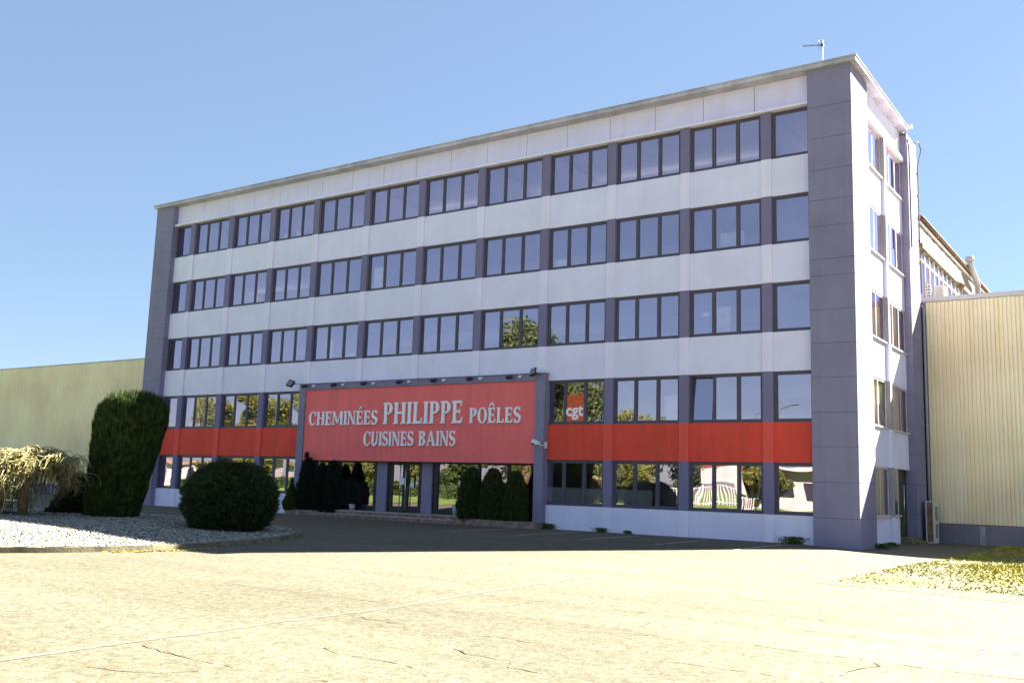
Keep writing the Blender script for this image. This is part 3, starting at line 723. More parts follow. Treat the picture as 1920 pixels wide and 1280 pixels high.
# papers on the doors, poster
o = MB(); o.ub(4.875, 4.96, yg - .068, yg - .066, .565, .655); o = o.build("paper_notice", PAPER, None, (4.9 * S, yg * S - .21, 1.6)); tag(o, "white notice taped across the left entrance door handle", "notice")
o = MB(); o.ub(5.03, 5.09, yg - .02, yg - .018, .535, .60, 0); o.ub(5.03, 5.09, yg - .02, yg - .018, .60, .66, 1); o = o.build("paper_notice", [PAPER, PAPERG], None, (5.06 * S, yg * S - .06, 1.6)); tag(o, "half green half white notice on the right entrance door", "notice")
t = thing("poster", (7.58 * S, .05 * S, (1.5 - Z0) * S), "orange poster with white letters cgt in the window right of the sign", "poster")
mb = MB(); mb.box(7.455 * S, 7.775 * S, .04 * S + .028, .04 * S + .032, (1.395 - Z0) * S, (1.72 - Z0) * S); mb.build("poster_sheet", ORANGE, t)
fc = bpy.data.curves.new("cgt", 'FONT'); fc.body = "cgt"; fc.size = .62; fc.extrude = .004; fc.offset = .018; fc.align_x = 'CENTER'
fo = bpy.data.objects.new("tmp", fc); link(fo); dg = bpy.context.evaluated_depsgraph_get()
me = bpy.data.meshes.new_from_object(fo.evaluated_get(dg)); bpy.data.objects.remove(fo)
fo = link(bpy.data.objects.new("lettering", me)); me.materials.clear(); me.materials.append(LETTER); fo.parent = t
fo.rotation_euler = (PI / 2, 0, 0); fo.location = Vector((7.615 * S, .04 * S + .022, (1.465 - Z0) * S)) - t.location; fo.scale = (1, 1.0, 1)

# ------------------------------------------------------------------ things standing behind the windows
def inbox(name, cat, lab, k, i, fx, w, h, d=.35, mat=WHITEP, dy=.0, kind="box"):
    x0, x1 = bays[i]; cx = (x0 + (x1 - x0) * fx) * S; zb = (SILL[k] - Z0) * S + .02
    y = .105 * S + .04 + dy
    t = thing(name, (cx, y + d / 2, zb), lab, cat); mb = MB()
    mb.box(cx - w / 2, cx + w / 2, y, y + d, zb, zb + h); mb.build("carcass" if kind != "box" else "box_body", mat, t, bevel=.01)
    mb = MB()
    if kind == "box": mb.box(cx - w / 2 - .01, cx + w / 2 + .01, y - .01, y + d + .01, zb + h * .85, zb + h + .015); mb.build("lid", PAPER, t)
    else:
        mb.box(cx - w * .46, cx - .01, y - .02, y - .002, zb + .03, zb + h - .03); mb.box(cx + .01, cx + w * .46, y - .02, y - .002, zb + .03, zb + h - .03); mb.build("cabinet_door", PAPER, t)
inbox("storage_box", "box", "white box on the top-floor sill, left pane of the fourth window", 4, 3, .2, .5, .35)
inbox("storage_box", "box", "wide white carton on the top-floor sill, middle of the fourth window", 4, 3, .55, .6, .4)
inbox("storage_box", "box", "small white box on the top-floor sill of the third window", 4, 2, .62, .4, .16)
inbox("office_cabinet", "cabinet", "bright white cabinet behind the left pane above the sign, fourth floor", 3, 5, .16, .7, 1.1, .4, WHITEP, 0, "c")
inbox("storage_box", "box", "white machine box on the fourth-floor sill right of centre", 3, 8, .17, .62, .42)
inbox("office_cabinet", "cabinet", "white cabinet behind the fourth-floor window nearest the right corner window", 3, 10, .42, .9, .95, .45, WHITEP, .9, "c")
inbox("storage_box", "box", "blue and white stack on the third-floor sill near the right end", 2, 10, .12, .3, .95, .3, BLUEP, .3)
inbox("office_cabinet", "cabinet", "tall white cupboard behind the third-floor window near the right end", 2, 10, .33, .5, 1.2, .4, WHITEP, .7, "c")
inbox("office_cabinet", "cabinet", "pale bookshelf behind the second-floor window right of the poster", 1, 9, .84, .85, 1.0, .35, INTW, .2, "c")
inbox("storage_box", "box", "low white box on the third-floor sill left of the sign centre", 2, 4, .75, .5, .3)
inbox("storage_box", "box", "small white box on the third-floor sill under the roof aerial side", 2, 9, .08, .25, .22)
inbox("office_cabinet", "cabinet", "white cabinet behind the third-floor window above the left sign floodlight", 2, 4, .15, .5, 1.1, .4, WHITEP, .4, "c")
t = thing("ladder", (8.3 * S, .4, (SILL[1] - Z0) * S), "white poles leaning behind the second-floor window beside the poster", "ladder")
mb = MB()
for a in (0, .16): mb.tube([(8.32 * S + a + .25, .75, (SILL[1] - Z0) * S), (8.23 * S + a, .45, (LINT[1] - Z0) * S - .25)], .02)
mb.build("rail", WHITEP, t)
def curtain(p0, p1, z0, z1, lab, mat, grp=None):
    p0, p1 = Vector(p0), Vector(p1); n = int((p1 - p0).length / .035); d = (p1 - p0).normalized(); nn = Vector((-d.y, d.x, 0)); mb = MB(); vs = []
    for i in range(n + 1):
        q = p0.lerp(p1, i / n) + nn * (.035 * math.sin(i * .85) + .012 * math.sin(i * 2.3)); vs += [(q.x, q.y, z0), (q.x, q.y, z1)]
    mb.add(vs, [(2 * i, 2 * i + 2, 2 * i + 3, 2 * i + 1) for i in range(n)], 0, True)
    o = mb.build("curtain", mat, None, tuple(p0)); tag(o, lab, "curtain", grp)
    return o
zz = lambda z: (z - Z0) * S
floors = ["ground-floor", "second-floor", "third-floor", "fourth-floor", "top-floor"]
for k in (0, 1, 2):
    for j, (a, b) in enumerate(side_b):
        if k == 0 and j == 1: b = 1.79
        side = "nearer" if j == 0 else "farther"
        curtain((10.93 * S, (a + .04) * S, 0), (10.93 * S, (b - .04) * S, 0), zz(SILL[k]) + .05, zz(LINT[k]) - (.35 if k == 2 and j == 0 else .08),
                f"olive beige curtain in the {side} {floors[k]} window of the sunlit side wall", CURTAIN)
curtain((bays[1][0] * S + .1, .5, 0), (bays[1][1] * S - .1, .5, 0), zz(SILL[1]) - .1, zz(LINT[1]), "white pleated curtain in the second-floor window above the round bush's left", CURTW)
curtain((bays[0][0] * S + .1, .5, 0), (bays[0][1] * S - .1, .5, 0), zz(SILL[0]) - .1, zz(LINT[0]), "white curtain in the narrow ground-floor window beside the clipped conifer", CURTW)

# ------------------------------------------------------------------ aerial, roof lamp, downpipe
p = Vector((10.53 * S, .6 * S, zz(5.25))); t = thing("tv_antenna", p, "thin television aerial on a mast at the right end of the roof", "antenna")
mb = MB(); mb.tube([p, p + Vector((0, 0, 1.82))], .028); mb.build("mast", PIPEG, t)
mb = MB(); a = p + Vector((0, 0, 1.62)); b = p + Vector((-.66, 0, 1.70)) + Vector((0, -.1, 0)); dd = (b - a); mb.tube([a + Vector((.04, 0, 0)), b], .014)
for s in np.linspace(.12, 1, 13): q = a + dd * s; mb.tube([q + Vector((0, -.11, 0)), q + Vector((0, .11, 0))], .007, 4)
mb.tube([a + dd * .35 + Vector((.12, 0, .18)), a + dd * .18], .008, 4); mb.tube([a + dd * .35 + Vector((.12, 0, -.2)), a + dd * .18], .008, 4); mb.obox(a, (.05, 0, 0), (0, .05, 0), (0, 0, .05))
mb.build("boom", DARK, t)
p = Vector((11.03 * S, 2.5 * S, zz(5.16))); t = thing("roof_lamp", p, "small lamp on a bracket at the rear corner of the roof", "lamp")
mb = MB(); mb.tube([p, p + Vector((0, 0, .45))], .03); mb.build("bracket", PIPEG, t)
mb = MB(); mb.obox(p + Vector((0.02, 0, .5)), (.2, 0, -.03), (0, .14, 0), (.01, 0, .05)); mb.build("lamp_head", CREAMM, t)
t = thing("downpipe", (11.08 * S, 2.92 * S, -.1), "pale grey downpipe between the side column and the right shed", "downpipe")
mb = MB(); mb.tube([(11.085 * S, 2.93 * S, -.1), (11.085 * S, 2.93 * S, zz(3.05))], .05, 8); mb.build("pipe", PIPEG, t)
t = thing("hanging_cable", (11.07 * S, 2.85 * S, zz(3.9)), "rusty cable running down the rear grey column from the roof", "cable")
mb = MB(); xx = 11.07 * S; pts = [(xx - .02, 2.6 * S, zz(5.12)), (xx + .18, 2.72 * S, zz(5.16)), (xx + .22, 2.8 * S, zz(5.08)), (xx + .03, 2.88 * S, zz(4.9)), (xx + .01, 2.89 * S, zz(4.2)), (xx + .02, 2.89 * S, zz(3.2))]
mb.tube(pts, .022, 6)
for z in (4.8, 4.5, 4.2, 3.9, 3.6): mb.obox((xx + .01, 2.89 * S, zz(z)), (.03, 0, 0), (0, .03, 0), (0, 0, .03))
mb.build("cable", RUST, t)
mb = MB(); mb.tube([(xx, 2.36 * S, zz(5.1)), (xx + .02, 2.40 * S, zz(5.0)), (xx + .02, 2.40 * S, zz(3.7))], .03, 6); o = mb.build("rainwater_pipe", DARK, None, (xx, 2.4 * S, zz(4.4))); tag(o, "thin dark rainwater pipe on the front edge of the rear grey column", "pipe")

# ------------------------------------------------------------------ sheds
def sheeting(x0, x1, y, z0, z1, seams, parent, pitch=.147):
    xs_ = []; n = int((x1 - x0) / pitch)
    for i in range(n):
        b = x0 + i * pitch
        xs_ += [(b, -.035), (b + .62 * pitch, -.035), (b + .70 * pitch, .006), (b + .92 * pitch, .006)]
    xs_.append((x0 + n * pitch, -.035)); zs = [z0] + [s for s in seams if z0 < s < z1] + [z1]; mb = MB()
    for k in range(len(zs) - 1):
        off = -.006 * (k % 2 + 1) * 1.0 - (.0 if k % 2 else .006)
        vs = []
        for xx_, yy in xs_: vs += [(xx_, y + yy + off, zs[k] - (.06 if k else 0)), (xx_, y + yy + off - .004, zs[k + 1])]
        mb.add(vs, [(2 * i, 2 * i + 2, 2 * i + 3, 2 * i + 1) for i in range(len(xs_) - 1)])
    return mb.build("cladding", SHEET, parent)
rs = thing("warehouse", (11.2 * S, 3.0 * S, 0), "cream corrugated warehouse joined to the right side of the office block", "warehouse")
Yr = 3.0 * S; x0 = 11.105 * S; x1 = 24 * S
sheeting(x0, x1, Yr, zz(.30), zz(3.09), [zz(.982), zz(1.704), zz(2.431)], rs)
mb = MB(); mb.box(x0, x1, Yr - .05, Yr + .25, -.6, zz(.295)); mb.build("plinth", PLINTH, rs)
mb = MB(); mb.box(11.062 * S, x0 - .002, Yr - .03, Yr + .2, -.4, zz(3.085)); mb.build("corner_strip", GREY, rs)
mb = MB(); mb.box(11.03 * S, x1, Yr - .07, Yr + .22, zz(3.10), zz(3.16)); mb.build("parapet_cap", SOFFIT, rs, bevel=.01)
mb = MB(); mb.box(11.07 * S, x1, Yr + .25, 14 * S, -.5, zz(3.08)); mb.box(x1 - .1, x1, Yr + .02, Yr + .25, -.5, zz(3.08)); mb.build("roof", HALLCLAD, rs)
STAIN = plain("pale_patch", (0.36, 0.33, 0.34), 0.9, 0, 0.3, 3)
mb = MB(); mb.box(11.64 * S, 11.70 * S, Yr - .056, Yr - .05, -.2, zz(.28)); mb.build("plinth_patch", STAIN, rs)
ls = thing("warehouse", (-5 * S, 2.4 * S, 0), "long cream corrugated warehouse to the left of the office block", "warehouse")
Yl = 2.4 * S; a0, a1 = -22 * S, -.88 * S
sheeting(a0, a1, Yl, zz(.305), zz(3.02), [zz(.95), zz(1.631), zz(2.35)], ls)
mb = MB(); mb.box(a0, a1, Yl - .05, Yl + .25, -.6, zz(.30)); mb.build("plinth", PLINTH, ls)
mb = MB(); mb.box(a0, a1, Yl - .08, Yl + .22, zz(3.022), zz(3.045)); mb.build("parapet_cap", EAVE, ls)
mb = MB(); mb.box(a0, a1, Yl + .25, 14 * S, -.5, zz(3.0)); mb.build("roof", HALLCLAD, ls)

# tall hall behind
hl = thing("rear_hall", (8 * S, 3.2 * S, 0), "taller workshop hall with a long glazed strip behind the right warehouse", "building")
XH = 11.06 * S; ya, yb = 3.0 * S, 16 * S
mb = MB(); mb.box(2 * S, XH - .3, ya, yb, 0, zz(4.22)); mb.box(XH - .3, XH - .05, ya, yb, 0, zz(3.17)); mb.build("wall", HALLCLAD, hl)
mb = MB(); n = int((yb - ya) / .75)
for i in range(n): 
    b = ya + i * .75; mb.box(XH - .3, XH - .02 - .008 * (i % 2), b + .01, b + .74, zz(3.90), zz(4.16))
mb.build("cladding_band", HALLCLAD, hl)
mb = MB(); mb.box(XH - .3, XH + .08, ya, yb, zz(3.835), zz(3.895)); mb.build("lintel_beam", KERB, hl)
mb = MB(); mb.box(XH - .3, XH + .03, ya, yb, zz(4.162), zz(4.19)); mb.build("flashing", WHITEP, hl)
mb = MB(); mb.box(2 * S, XH + .12, ya, yb, zz(4.225), zz(4.265)); mb.tube([(XH + .10, ya, zz(4.225)), (XH + .10, yb, zz(4.225))], .07, 8)
for i in range(9): mb.box(XH + .02, XH + .13, ya + 3 + i * 4, ya + 3.1 + i * 4, zz(4.19), zz(4.28))
mb.build("roof", RUST, hl)
fr = MB(); gp2 = MB(); st_ = .95
n = int((yb - ya) / st_)
for i in range(n + 1): fr.box(XH - .12, XH - .03, ya + i * st_ - .03, ya + i * st_ + .03, zz(3.172), zz(3.833))
fr.box(XH - .118, XH - .032, ya, yb, zz(3.675), zz(3.70)); 
gp2.add([(XH - .07, ya, zz(3.172)), (XH - .07, yb, zz(3.172)), (XH - .07, yb, zz(3.833)), (XH - .07, ya, zz(3.833))], [(0, 1, 2, 3)])
w_ = fr.build("window_strip", ALU, hl); gp2.build("pane", GLASS, w_)
mb = MB(); mb.box(XH - .028, XH + .02, 4.55 * S, 4.8 * S, zz(3.172), zz(3.62)); mb.build("dark_pane", DOORG, hl)  # solid dark panel standing in for an open pane
t = thing("flue_pipe", (XH + .2, 6.7 * S, zz(3.16)), "cranked grey flue pipe rising past the eave of the rear hall", "flue")
mb = MB(); fx = XH + .22; mb.tube([(fx, 7.0 * S, zz(3.16)), (fx, 7.0 * S, zz(4.08)), (fx + .02, 6.6 * S, zz(4.20)), (fx + .02, 6.3 * S, zz(4.28)), (fx + .02, 6.3 * S, zz(4.34))], .14, 10); mb.build("pipe", PIPEG, t)
mb = MB(); mb.tube([(fx + .02, 6.3 * S, zz(4.33)), (fx + .02, 6.3 * S, zz(4.40))], .21, 10); mb.build("cowl", PIPEG, t)
t = thing("air_conditioner", (11.22 * S, 3.45 * S, zz(3.16)), "cream air conditioner unit on the right warehouse roof edge", "air conditioner")
mb = MB(); mb.box(11.14 * S, 11.26 * S, 3.40 * S, 3.62 * S, zz(3.165), zz(3.39)); mb.build("casing", CREAMM, t, bevel=.02)
mb = MB()
for i in range(9): mb.box(11.15 * S, 11.235 * S, 3.40 * S - .015, 3.40 * S - .003, zz(3.18) + i * .068, zz(3.18) + i * .068 + .035)
mb.build("grille", PIPEG, t)
t = thing("pipe_rack", (11.10 * S, 3.2 * S, zz(3.16)), "rusty pipe brackets between the grey column and the rooftop air conditioner", "pipes")
mb = MB()
for i in range(5): mb.tube([(11.085 * S, 3.08 * S, zz(3.2) + i * .13), (11.085 * S + .12, 3.3 * S, zz(3.2) + i * .13 - .03)], .022, 5)
for y in (3.1, 3.25): mb.tube([(11.10 * S, y * S, zz(3.16)), (11.10 * S, y * S, zz(3.38))], .025, 5)
mb.build("pipe", RUST, t)
t = thing("wall_lamp", (XH + .15, 5.4 * S, zz(3.8)), "dark lamp hanging under the eave beam of the rear hall", "lamp")
mb = MB(); mb.obox((XH + .25, 5.4 * S, zz(3.76)), (.12, 0, -.08), (0, .12, 0), (.06, 0, .12)); mb.build("lamp_head", RUST, t)
mb = MB(); mb.tube([(XH + .02, 5.4 * S, zz(3.86)), (XH + .25, 5.4 * S, zz(3.80))], .02); mb.tube([(XH + .02, 5.4 * S, zz(3.7)), (XH + .55, 6.3 * S, zz(3.66)), (XH + .1, 7.0 * S, zz(3.95))], .012, 4); mb.build("bracket", RUST, t)

# outdoor unit standing by the right shed
px_, py_ = 11.14, 2.55; zg = gz(px_ * S, py_ * S)
t = thing("heat_pump", (px_ * S, py_ * S, zg), "tall pale outdoor air conditioning unit standing by the right warehouse", "air conditioner")
X0, X1, Y0, Y1, ZT = 11.115 * S, 11.205 * S, 2.53 * S, 2.78 * S, zg + 1.52
mb = MB(); mb.box(X0 + .03, X1 - .005, Y0 + .02, Y1, zg + .05, ZT - .02); mb.build("coil", RUST, t)
mb = MB(); mb.box(X0, X0 + .035, Y0, Y1, zg, ZT); mb.box(X1 - .03, X1 + .02, Y0, Y1 + .01, zg, ZT); mb.box(X0, X1 + .02, Y0, Y1 + .01, ZT, ZT + .035); mb.box(X0, X1, Y0 - .0, Y1, zg + .0, zg + .045); mb.build("casing", CREAMM, t)
mb = MB()
for z in (.45, 1.10):
    mb.box(X1 + .02, X1 + .03, Y0 + .22, Y0 + .58, zg + z - .24, zg + z + .24, 0)
    for a in (-1, 1): mb.obox((X1 + .036, Y0 + .4, zg + z), (.004, 0, 0), (0, .02 * 1, -.0), (0, .13 * a, .2), 1)
mb.build("fan_grille", [DARK, CREAMM], t)
mb = MB(); mb.tube([(11.03 * S, 2.2 * S, gz(34, 7) + .0), (11.03 * S, 2.2 * S, gz(34, 7) + .03)], .3, 14); o = mb.build("manhole_cover", STEPT, None, (11.03 * S + .5, 2.1 * S, 0)); o.location = (11.03 * S + .35, 2.35 * S - 7.0 + 6.0, 0.0); tag(o, "pale round drain cover by the side door step", "drain cover")

# ------------------------------------------------------------------ gravel bed
KP = [(7.50, -6.82), (7.69, -6.39), (7.80, -5.86), (7.72, -5.25), (7.50, -4.64), (7.25, -4.15), (6.95, -3.75), (6.55, -3.45), (5.9, -3.10), (5.2, -2.85), (4.4, -2.62), (3.6, -2.55), (2.8, -2.70), (2.2, -3.1), (1.9, -3.8), (2.0, -4.8), (2.6, -6.0), (3.6, -7.2), (5.0, -8.0), (6.3, -8.1), (7.1, -7.6)]
KM = [(a * S, b * S) for a, b in KP]; kc = np.mean(np.array(KM), 0)
def smooth_loop(pts, n=8):
    P = np.array(pts); N = len(P); out = []
    for i in range(N):
        p0, p1, p2, p3 = P[i - 1], P[i], P[(i + 1) % N], P[(i + 2) % N]
        for t in np.linspace(0, 1, n, endpoint=False):
            out.append(.5 * ((2 * p1) + (-p0 + p2) * t + (2 * p0 - 5 * p1 + 4 * p2 - p3) * t * t + (-p0 + 3 * p1 - 3 * p2 + p3) * t ** 3))
    return np.array(out)
LP = smooth_loop(KM)
mb = MB(); N = len(LP)
tg = np.roll(LP, -1, 0) - np.roll(LP, 1, 0); tg /= np.linalg.norm(tg, axis=1, keepdims=True); nn = np.stack([tg[:, 1], -tg[:, 0]], 1)
if np.dot(nn[0], LP[0] - kc) < 0: nn = -nn
acc = 0
for i in range(N):
    j = (i + 1) % N; a, b = LP[i], LP[j]; o1 = .012 if (i % 4 == 0) else 0
    a2 = a + (b - a) * (.02 if i % 4 == 0 else 0)
    zt = .085 + .008 * math.sin(i * 1.7)
    pa, pb, qa, qb = a2 + nn[i] * .06, b + nn[j] * .06, a2 - nn[i] * .06, b - nn[j] * .06
    vs = [(p_[0], p_[1], z) for z in (-.15, zt) for p_ in (pa, pb, qb, qa)]
    mb.add(vs, [(0, 1, 5, 4), (4, 5, 6, 7), (2, 3, 7, 6), (1, 2, 6, 5), (0, 4, 7, 3)])
o = mb.build("kerb", KERB); tag(o, "low weathered stone kerb curving round the gravel bed", None, None, "structure")
def inside(P, x, y):
    x = np.asarray(x); y = np.asarray(y); c = np.zeros(x.shape, bool); n = len(P)
    for i in range(n):
        x1_, y1_ = P[i]; x2_, y2_ = P[(i + 1) % n]
        hit = ((y1_ > y) != (y2_ > y)) & (x < (x2_ - x1_) * (y - y1_) / (y2_ - y1_ + 1e-12) + x1_); c ^= hit
    return c
def edge_dist(x, y):
    d = np.full(np.shape(x), 1e9)
    for i in range(0, N, 2):
        a, b = LP[i], LP[(i + 2) % N]; ab = b - a; l2 = ab @ ab
        t = np.clip(((x - a[0]) * ab[0] + (y - a[1]) * ab[1]) / l2, 0, 1)
        d = np.minimum(d, np.hypot(x - a[0] - t * ab[0], y - a[1] - t * ab[1]))
    return d
def bedz(x, y):
    e = np.clip(edge_dist(x, y) / 4.5, 0, 1); e = e * e * (3 - 2 * e)
    left = np.clip((23 - np.asarray(x)) / 8, 0, 1)
    return .05 + (.06 + .15 * left) * e
mb = MB(); rings = 14
vs = []
for r in range(rings + 1):
    t = r / rings
    for i in range(N):
        q = LP[i] * (1 - t) + kc * t; vs.append(q)
vs = np.array(vs); zb_ = bedz(vs[:, 0], vs[:, 1])
Fb = np.array([(r * N + i, r * N + (i + 1) % N, (r + 1) * N + (i + 1) % N, (r + 1) * N + i) for r in range(rings) for i in range(N)])
o = rawmesh("ground_bed", np.column_stack([vs, zb_]), Fb, BEDSOIL); tag(o, "dark soil mound under the gravel", None, None, "structure")
# stones
n = 90000
x = rng.uniform(LP[:, 0].min(), LP[:, 0].max(), n); y = rng.uniform(LP[:, 1].min(), LP[:, 1].max(), n)
m_ = inside(LP, x, y); x, y = x[m_], y[m_]; m_ = edge_dist(x, y) > .09; x, y = x[m_], y[m_]
dist = np.hypot(x - 42.4, y + 31.6); keep = rng.random(len(x)) < np.clip(1.35 - dist / 60, .35, 1); x, y = x[keep], y[keep]; n = len(x)
z = bedz(x, y); r = .028 + .036 * rng.random(n)
OCT = np.array([(1, 0, 0), (0, 1, 0), (-1, 0, 0), (0, -1, 0), (0, 0, 1), (0, 0, -1)], float)
OF = np.array([(0, 1, 4), (1, 2, 4), (2, 3, 4), (3, 0, 4), (1, 0, 5), (2, 1, 5), (3, 2, 5), (0, 3, 5)])
an = rng.uniform(0, 2 * PI, n); sc = np.stack([r * rng.uniform(.8, 1.6, n), r * rng.uniform(.6, 1.1, n), r * rng.uniform(.35, .7, n)], 1)
Vp = OCT[None] * sc[:, None] * rng.uniform(.75, 1.15, (n, 6, 1))
c_, s_ = np.cos(an)[:, None], np.sin(an)[:, None]; tl_ = rng.normal(0, .35, (n, 1))
X_ = Vp[..., 0] * c_ - Vp[..., 1] * s_; Y_ = Vp[..., 0] * s_ + Vp[..., 1] * c_; Z_ = Vp[..., 2] + X_ * tl_
Vp = np.stack([X_ + x[:, None], Y_ + y[:, None], Z_ + z[:, None] + .022], 2).reshape(-1, 3)
Fp = (OF[None] + 6 * np.arange(n)[:, None, None]).reshape(-1, 3)
PEB2 = plain("pebble_grey", (0.15, 0.145, 0.15), 0.9, 0, 0.4, 9); 
mi = np.repeat((rng.random(n) < .35).astype(int), 8)
o = rawmesh("gravel", Vp, Fp, [PEBB, PEB2], None, (20, -15, 0), mi); tag(o, "pale angular stones covering the planted bed", "gravel", None, "stuff")
# yellow litter along the kerb foot
n = 1500; ii = rng.integers(0, 8 * 3, n); pos = LP[ii] + nn[ii] * (.12 + .28 * rng.random((n, 1)) ** 2) + tg[ii] * rng.uniform(-.6, .6, (n, 1))
mk = np.sin(pos[:, 1] * 1.3) + .6 * rng.random(n) > .35; pos = pos[mk]; n = len(pos)
V_, F_ = leaves(np.column_stack([pos, np.array([gz(*p) for p in pos]) + .012]), np.column_stack([rng.normal(size=(n, 2)), rng.uniform(0, .4, n)]), .07, .03)
LIT = plain("leaf_litter", (0.38, 0.30, 0.06), 0.9, 0, 0.3, 5)
o = rawmesh("leaf_litter", V_, F_, LIT, None, (23, -19, 0)); tag(o, "dry yellow litter gathered along the kerb foot", "leaf litter", None, "stuff")

# ------------------------------------------------------------------ plants
def foliage_shell(name, parent, C, prof, H, n, mat, L, W, dirf, seed=1.0, lumpy=.12, lk=2.0, sx=1.0, sy=1.0, lean=(0, 0), core=True):
    """leaf sprays over a body of revolution. prof(t)-> radius at height fraction t"""
    t = rng.random(n); t = np.where(rng.random(n) < .12, 1 - rng.random(n) * .08, t)
    R_ = prof(t); keep = rng.random(n) < np.clip(R_ / R_.max(), .25, 1); t, R_ = t[keep], R_[keep]; n = len(t)
    a = rng.uniform(0, 2 * PI, n); u = np.stack([np.cos(a), np.sin(a), np.zeros(n)], 1)
    q = np.stack([u[:, 0] * R_, u[:, 1] * R_, t * H], 1); lm = lump(q, lk, seed)
    rr = R_ * (1 + lumpy * lm) * np.where(rng.random(n) < .75, rng.uniform(.86, 1.03, n), rng.uniform(.3, .9, n))
    c = np.stack([C[0] + u[:, 0] * rr * sx + lean[0] * t, C[1] + u[:, 1] * rr * sy + lean[1] * t, C[2] + t * H * (1 + .03 * lm)], 1)
    d = dirf(u, t, n)
    V_, F_ = leaves(c, d, L * rng.uniform(.6, 1.4, n), W * rng.uniform(.6, 1.4, n))
    o = rawmesh(name, V_, F_, mat, parent)
    if core:
        mb = MB(); K = 18; vs = []; rings = 12
        for j in range(rings + 1):
            tt = j / rings; r = float(prof(np.array([min(max(tt, .01), .97)]))[0]) * .80
            for k in range(K):
                aa = 2 * PI * k / K; qq = np.array([[math.cos(aa) * r, math.sin(aa) * r, tt * H]]); lm = float(lump(qq, lk, seed)[0]); r2 = r * (1 + lumpy * lm)
                vs.append((C[0] + math.cos(aa) * r2 * sx + lean[0] * tt, C[1] + math.sin(aa) * r2 * sy + lean[1] * tt, C[2] + .02 + tt * H * .93))
        fs = [(j * K + k, j * K + (k + 1) % K, (j + 1) * K + (k + 1) % K, (j + 1) * K + k) for j in range(rings) for k in range(K)] + [tuple(rings * K + k for k in range(K))]
        mb.add(vs, fs, 0, True); mb.build("inner_growth", mat, parent)
    return o
def up_dir(k=.35, j=.3): return lambda u, t, n: u * k + np.array([0, 0, 1.0]) + rng.normal(0, j, (n, 3))
def out_dir(k=1.0, up=.2, j=.45): return lambda u, t, n: u * k + np.array([0, 0, up]) + rng.normal(0, j, (n, 3))
def ip(ts, rs_): return lambda t: np.interp(t, ts, rs_)
def trunk(parent, C, h, r, mat=BARK, name="trunk"):
    mb = MB(); mb.tube([C, (C[0] + .02, C[1], C[2] + h * .5), (C[0], C[1] + .02, C[2] + h)], [r, r * .85, r * .6], 8); return mb.build(name, mat, parent)

# tall clipped conifer
c0 = (4.92 * S, -4.33 * S, .21)
t = thing("clipped_conifer", c0, "tall dark clipped conifer with a flat broad top, left of the office block", "conifer")
foliage_shell("foliage", t, c0, ip([0, .08, .35, .65, .80, .90, .955, 1], [.74, .80, .87, .97, 1.02, .96, .80, .45]), 3.68, 60000, YEW, .30, .03, up_dir(.3, .13), 2.0, .07, 3.4, 1, 1, (.38, .26))
trunk(t, c0, 2.9, .14)
n = 700; a = rng.uniform(0, 2 * PI, n); rr = .8 * np.sqrt(rng.random(n)); cc = np.stack([c0[0] + .36 + rr * np.cos(a), c0[1] + .24 + rr * np.sin(a), c0[2] + 3.68 - .30 * rr ** 2 + .14 * rng.random(n)], 1)
cc = cc[lump(cc, 3.1, 3) > -.15]; n = len(cc); V_, F_ = leaves(cc, np.array([0, 0, 1.0]) + rng.normal(0, .22, (n, 3)), .5, .045); rawmesh("top_shoots", V_, F_, YEW, t)
# low ragged shrub at its foot
c1 = (4.10 * S + .25, -4.25 * S + .05, .18)
t = thing("low_shrub", c1, "low ragged dark shrub leaning against the foot of the clipped conifer", "shrub")
foliage_shell("foliage", t, c1, ip([0, .3, .7, 1], [.95, .85, .42, .10]), 1.30, 16000, JUNI, .20, .04, out_dir(.8, .5, .5), 4.0, .25, 3.2, 1.05, .9)
trunk(t, c1, .9, .07)
# round bush
c2 = (6.56 * S, -4.24 * S, .11)
t = thing("round_bush", c2, "broad rounded dark green juniper bush standing on the gravel bed", "bush")
foliage_shell("foliage", t, c2, ip([0, .08, .3, .55, .75, .9, 1], [.72, .95, 1.16, 1.19, 1.04, .78, .42]), 1.80, 52000, JUNI, .26, .04, out_dir(1.0, .35, .6), 7.0, .15, 5.2)
n = 900; a = rng.uniform(0, 2 * PI, n); tt = rng.random(n); R_ = np.interp(tt, [0, .08, .3, .55, .75, .9, 1], [.72, .95, 1.16, 1.19, 1.04, .78, .42])
u = np.stack([np.cos(a), np.sin(a), np.zeros(n)], 1); cc = np.array(c2) + u * R_[:, None] * 1.03; cc[:, 2] += tt * 1.82
V_, F_ = leaves(np.repeat(cc, 5, 0) + rng.normal(0, .05, (5 * n, 3)), np.repeat(u, 5, 0) + np.array([0, 0, .45]) + rng.normal(0, .35, (5 * n, 3)), .30, .035); rawmesh("outer_shoots", V_, F_, JUNI, t)
trunk(t, c2, .8, .1)
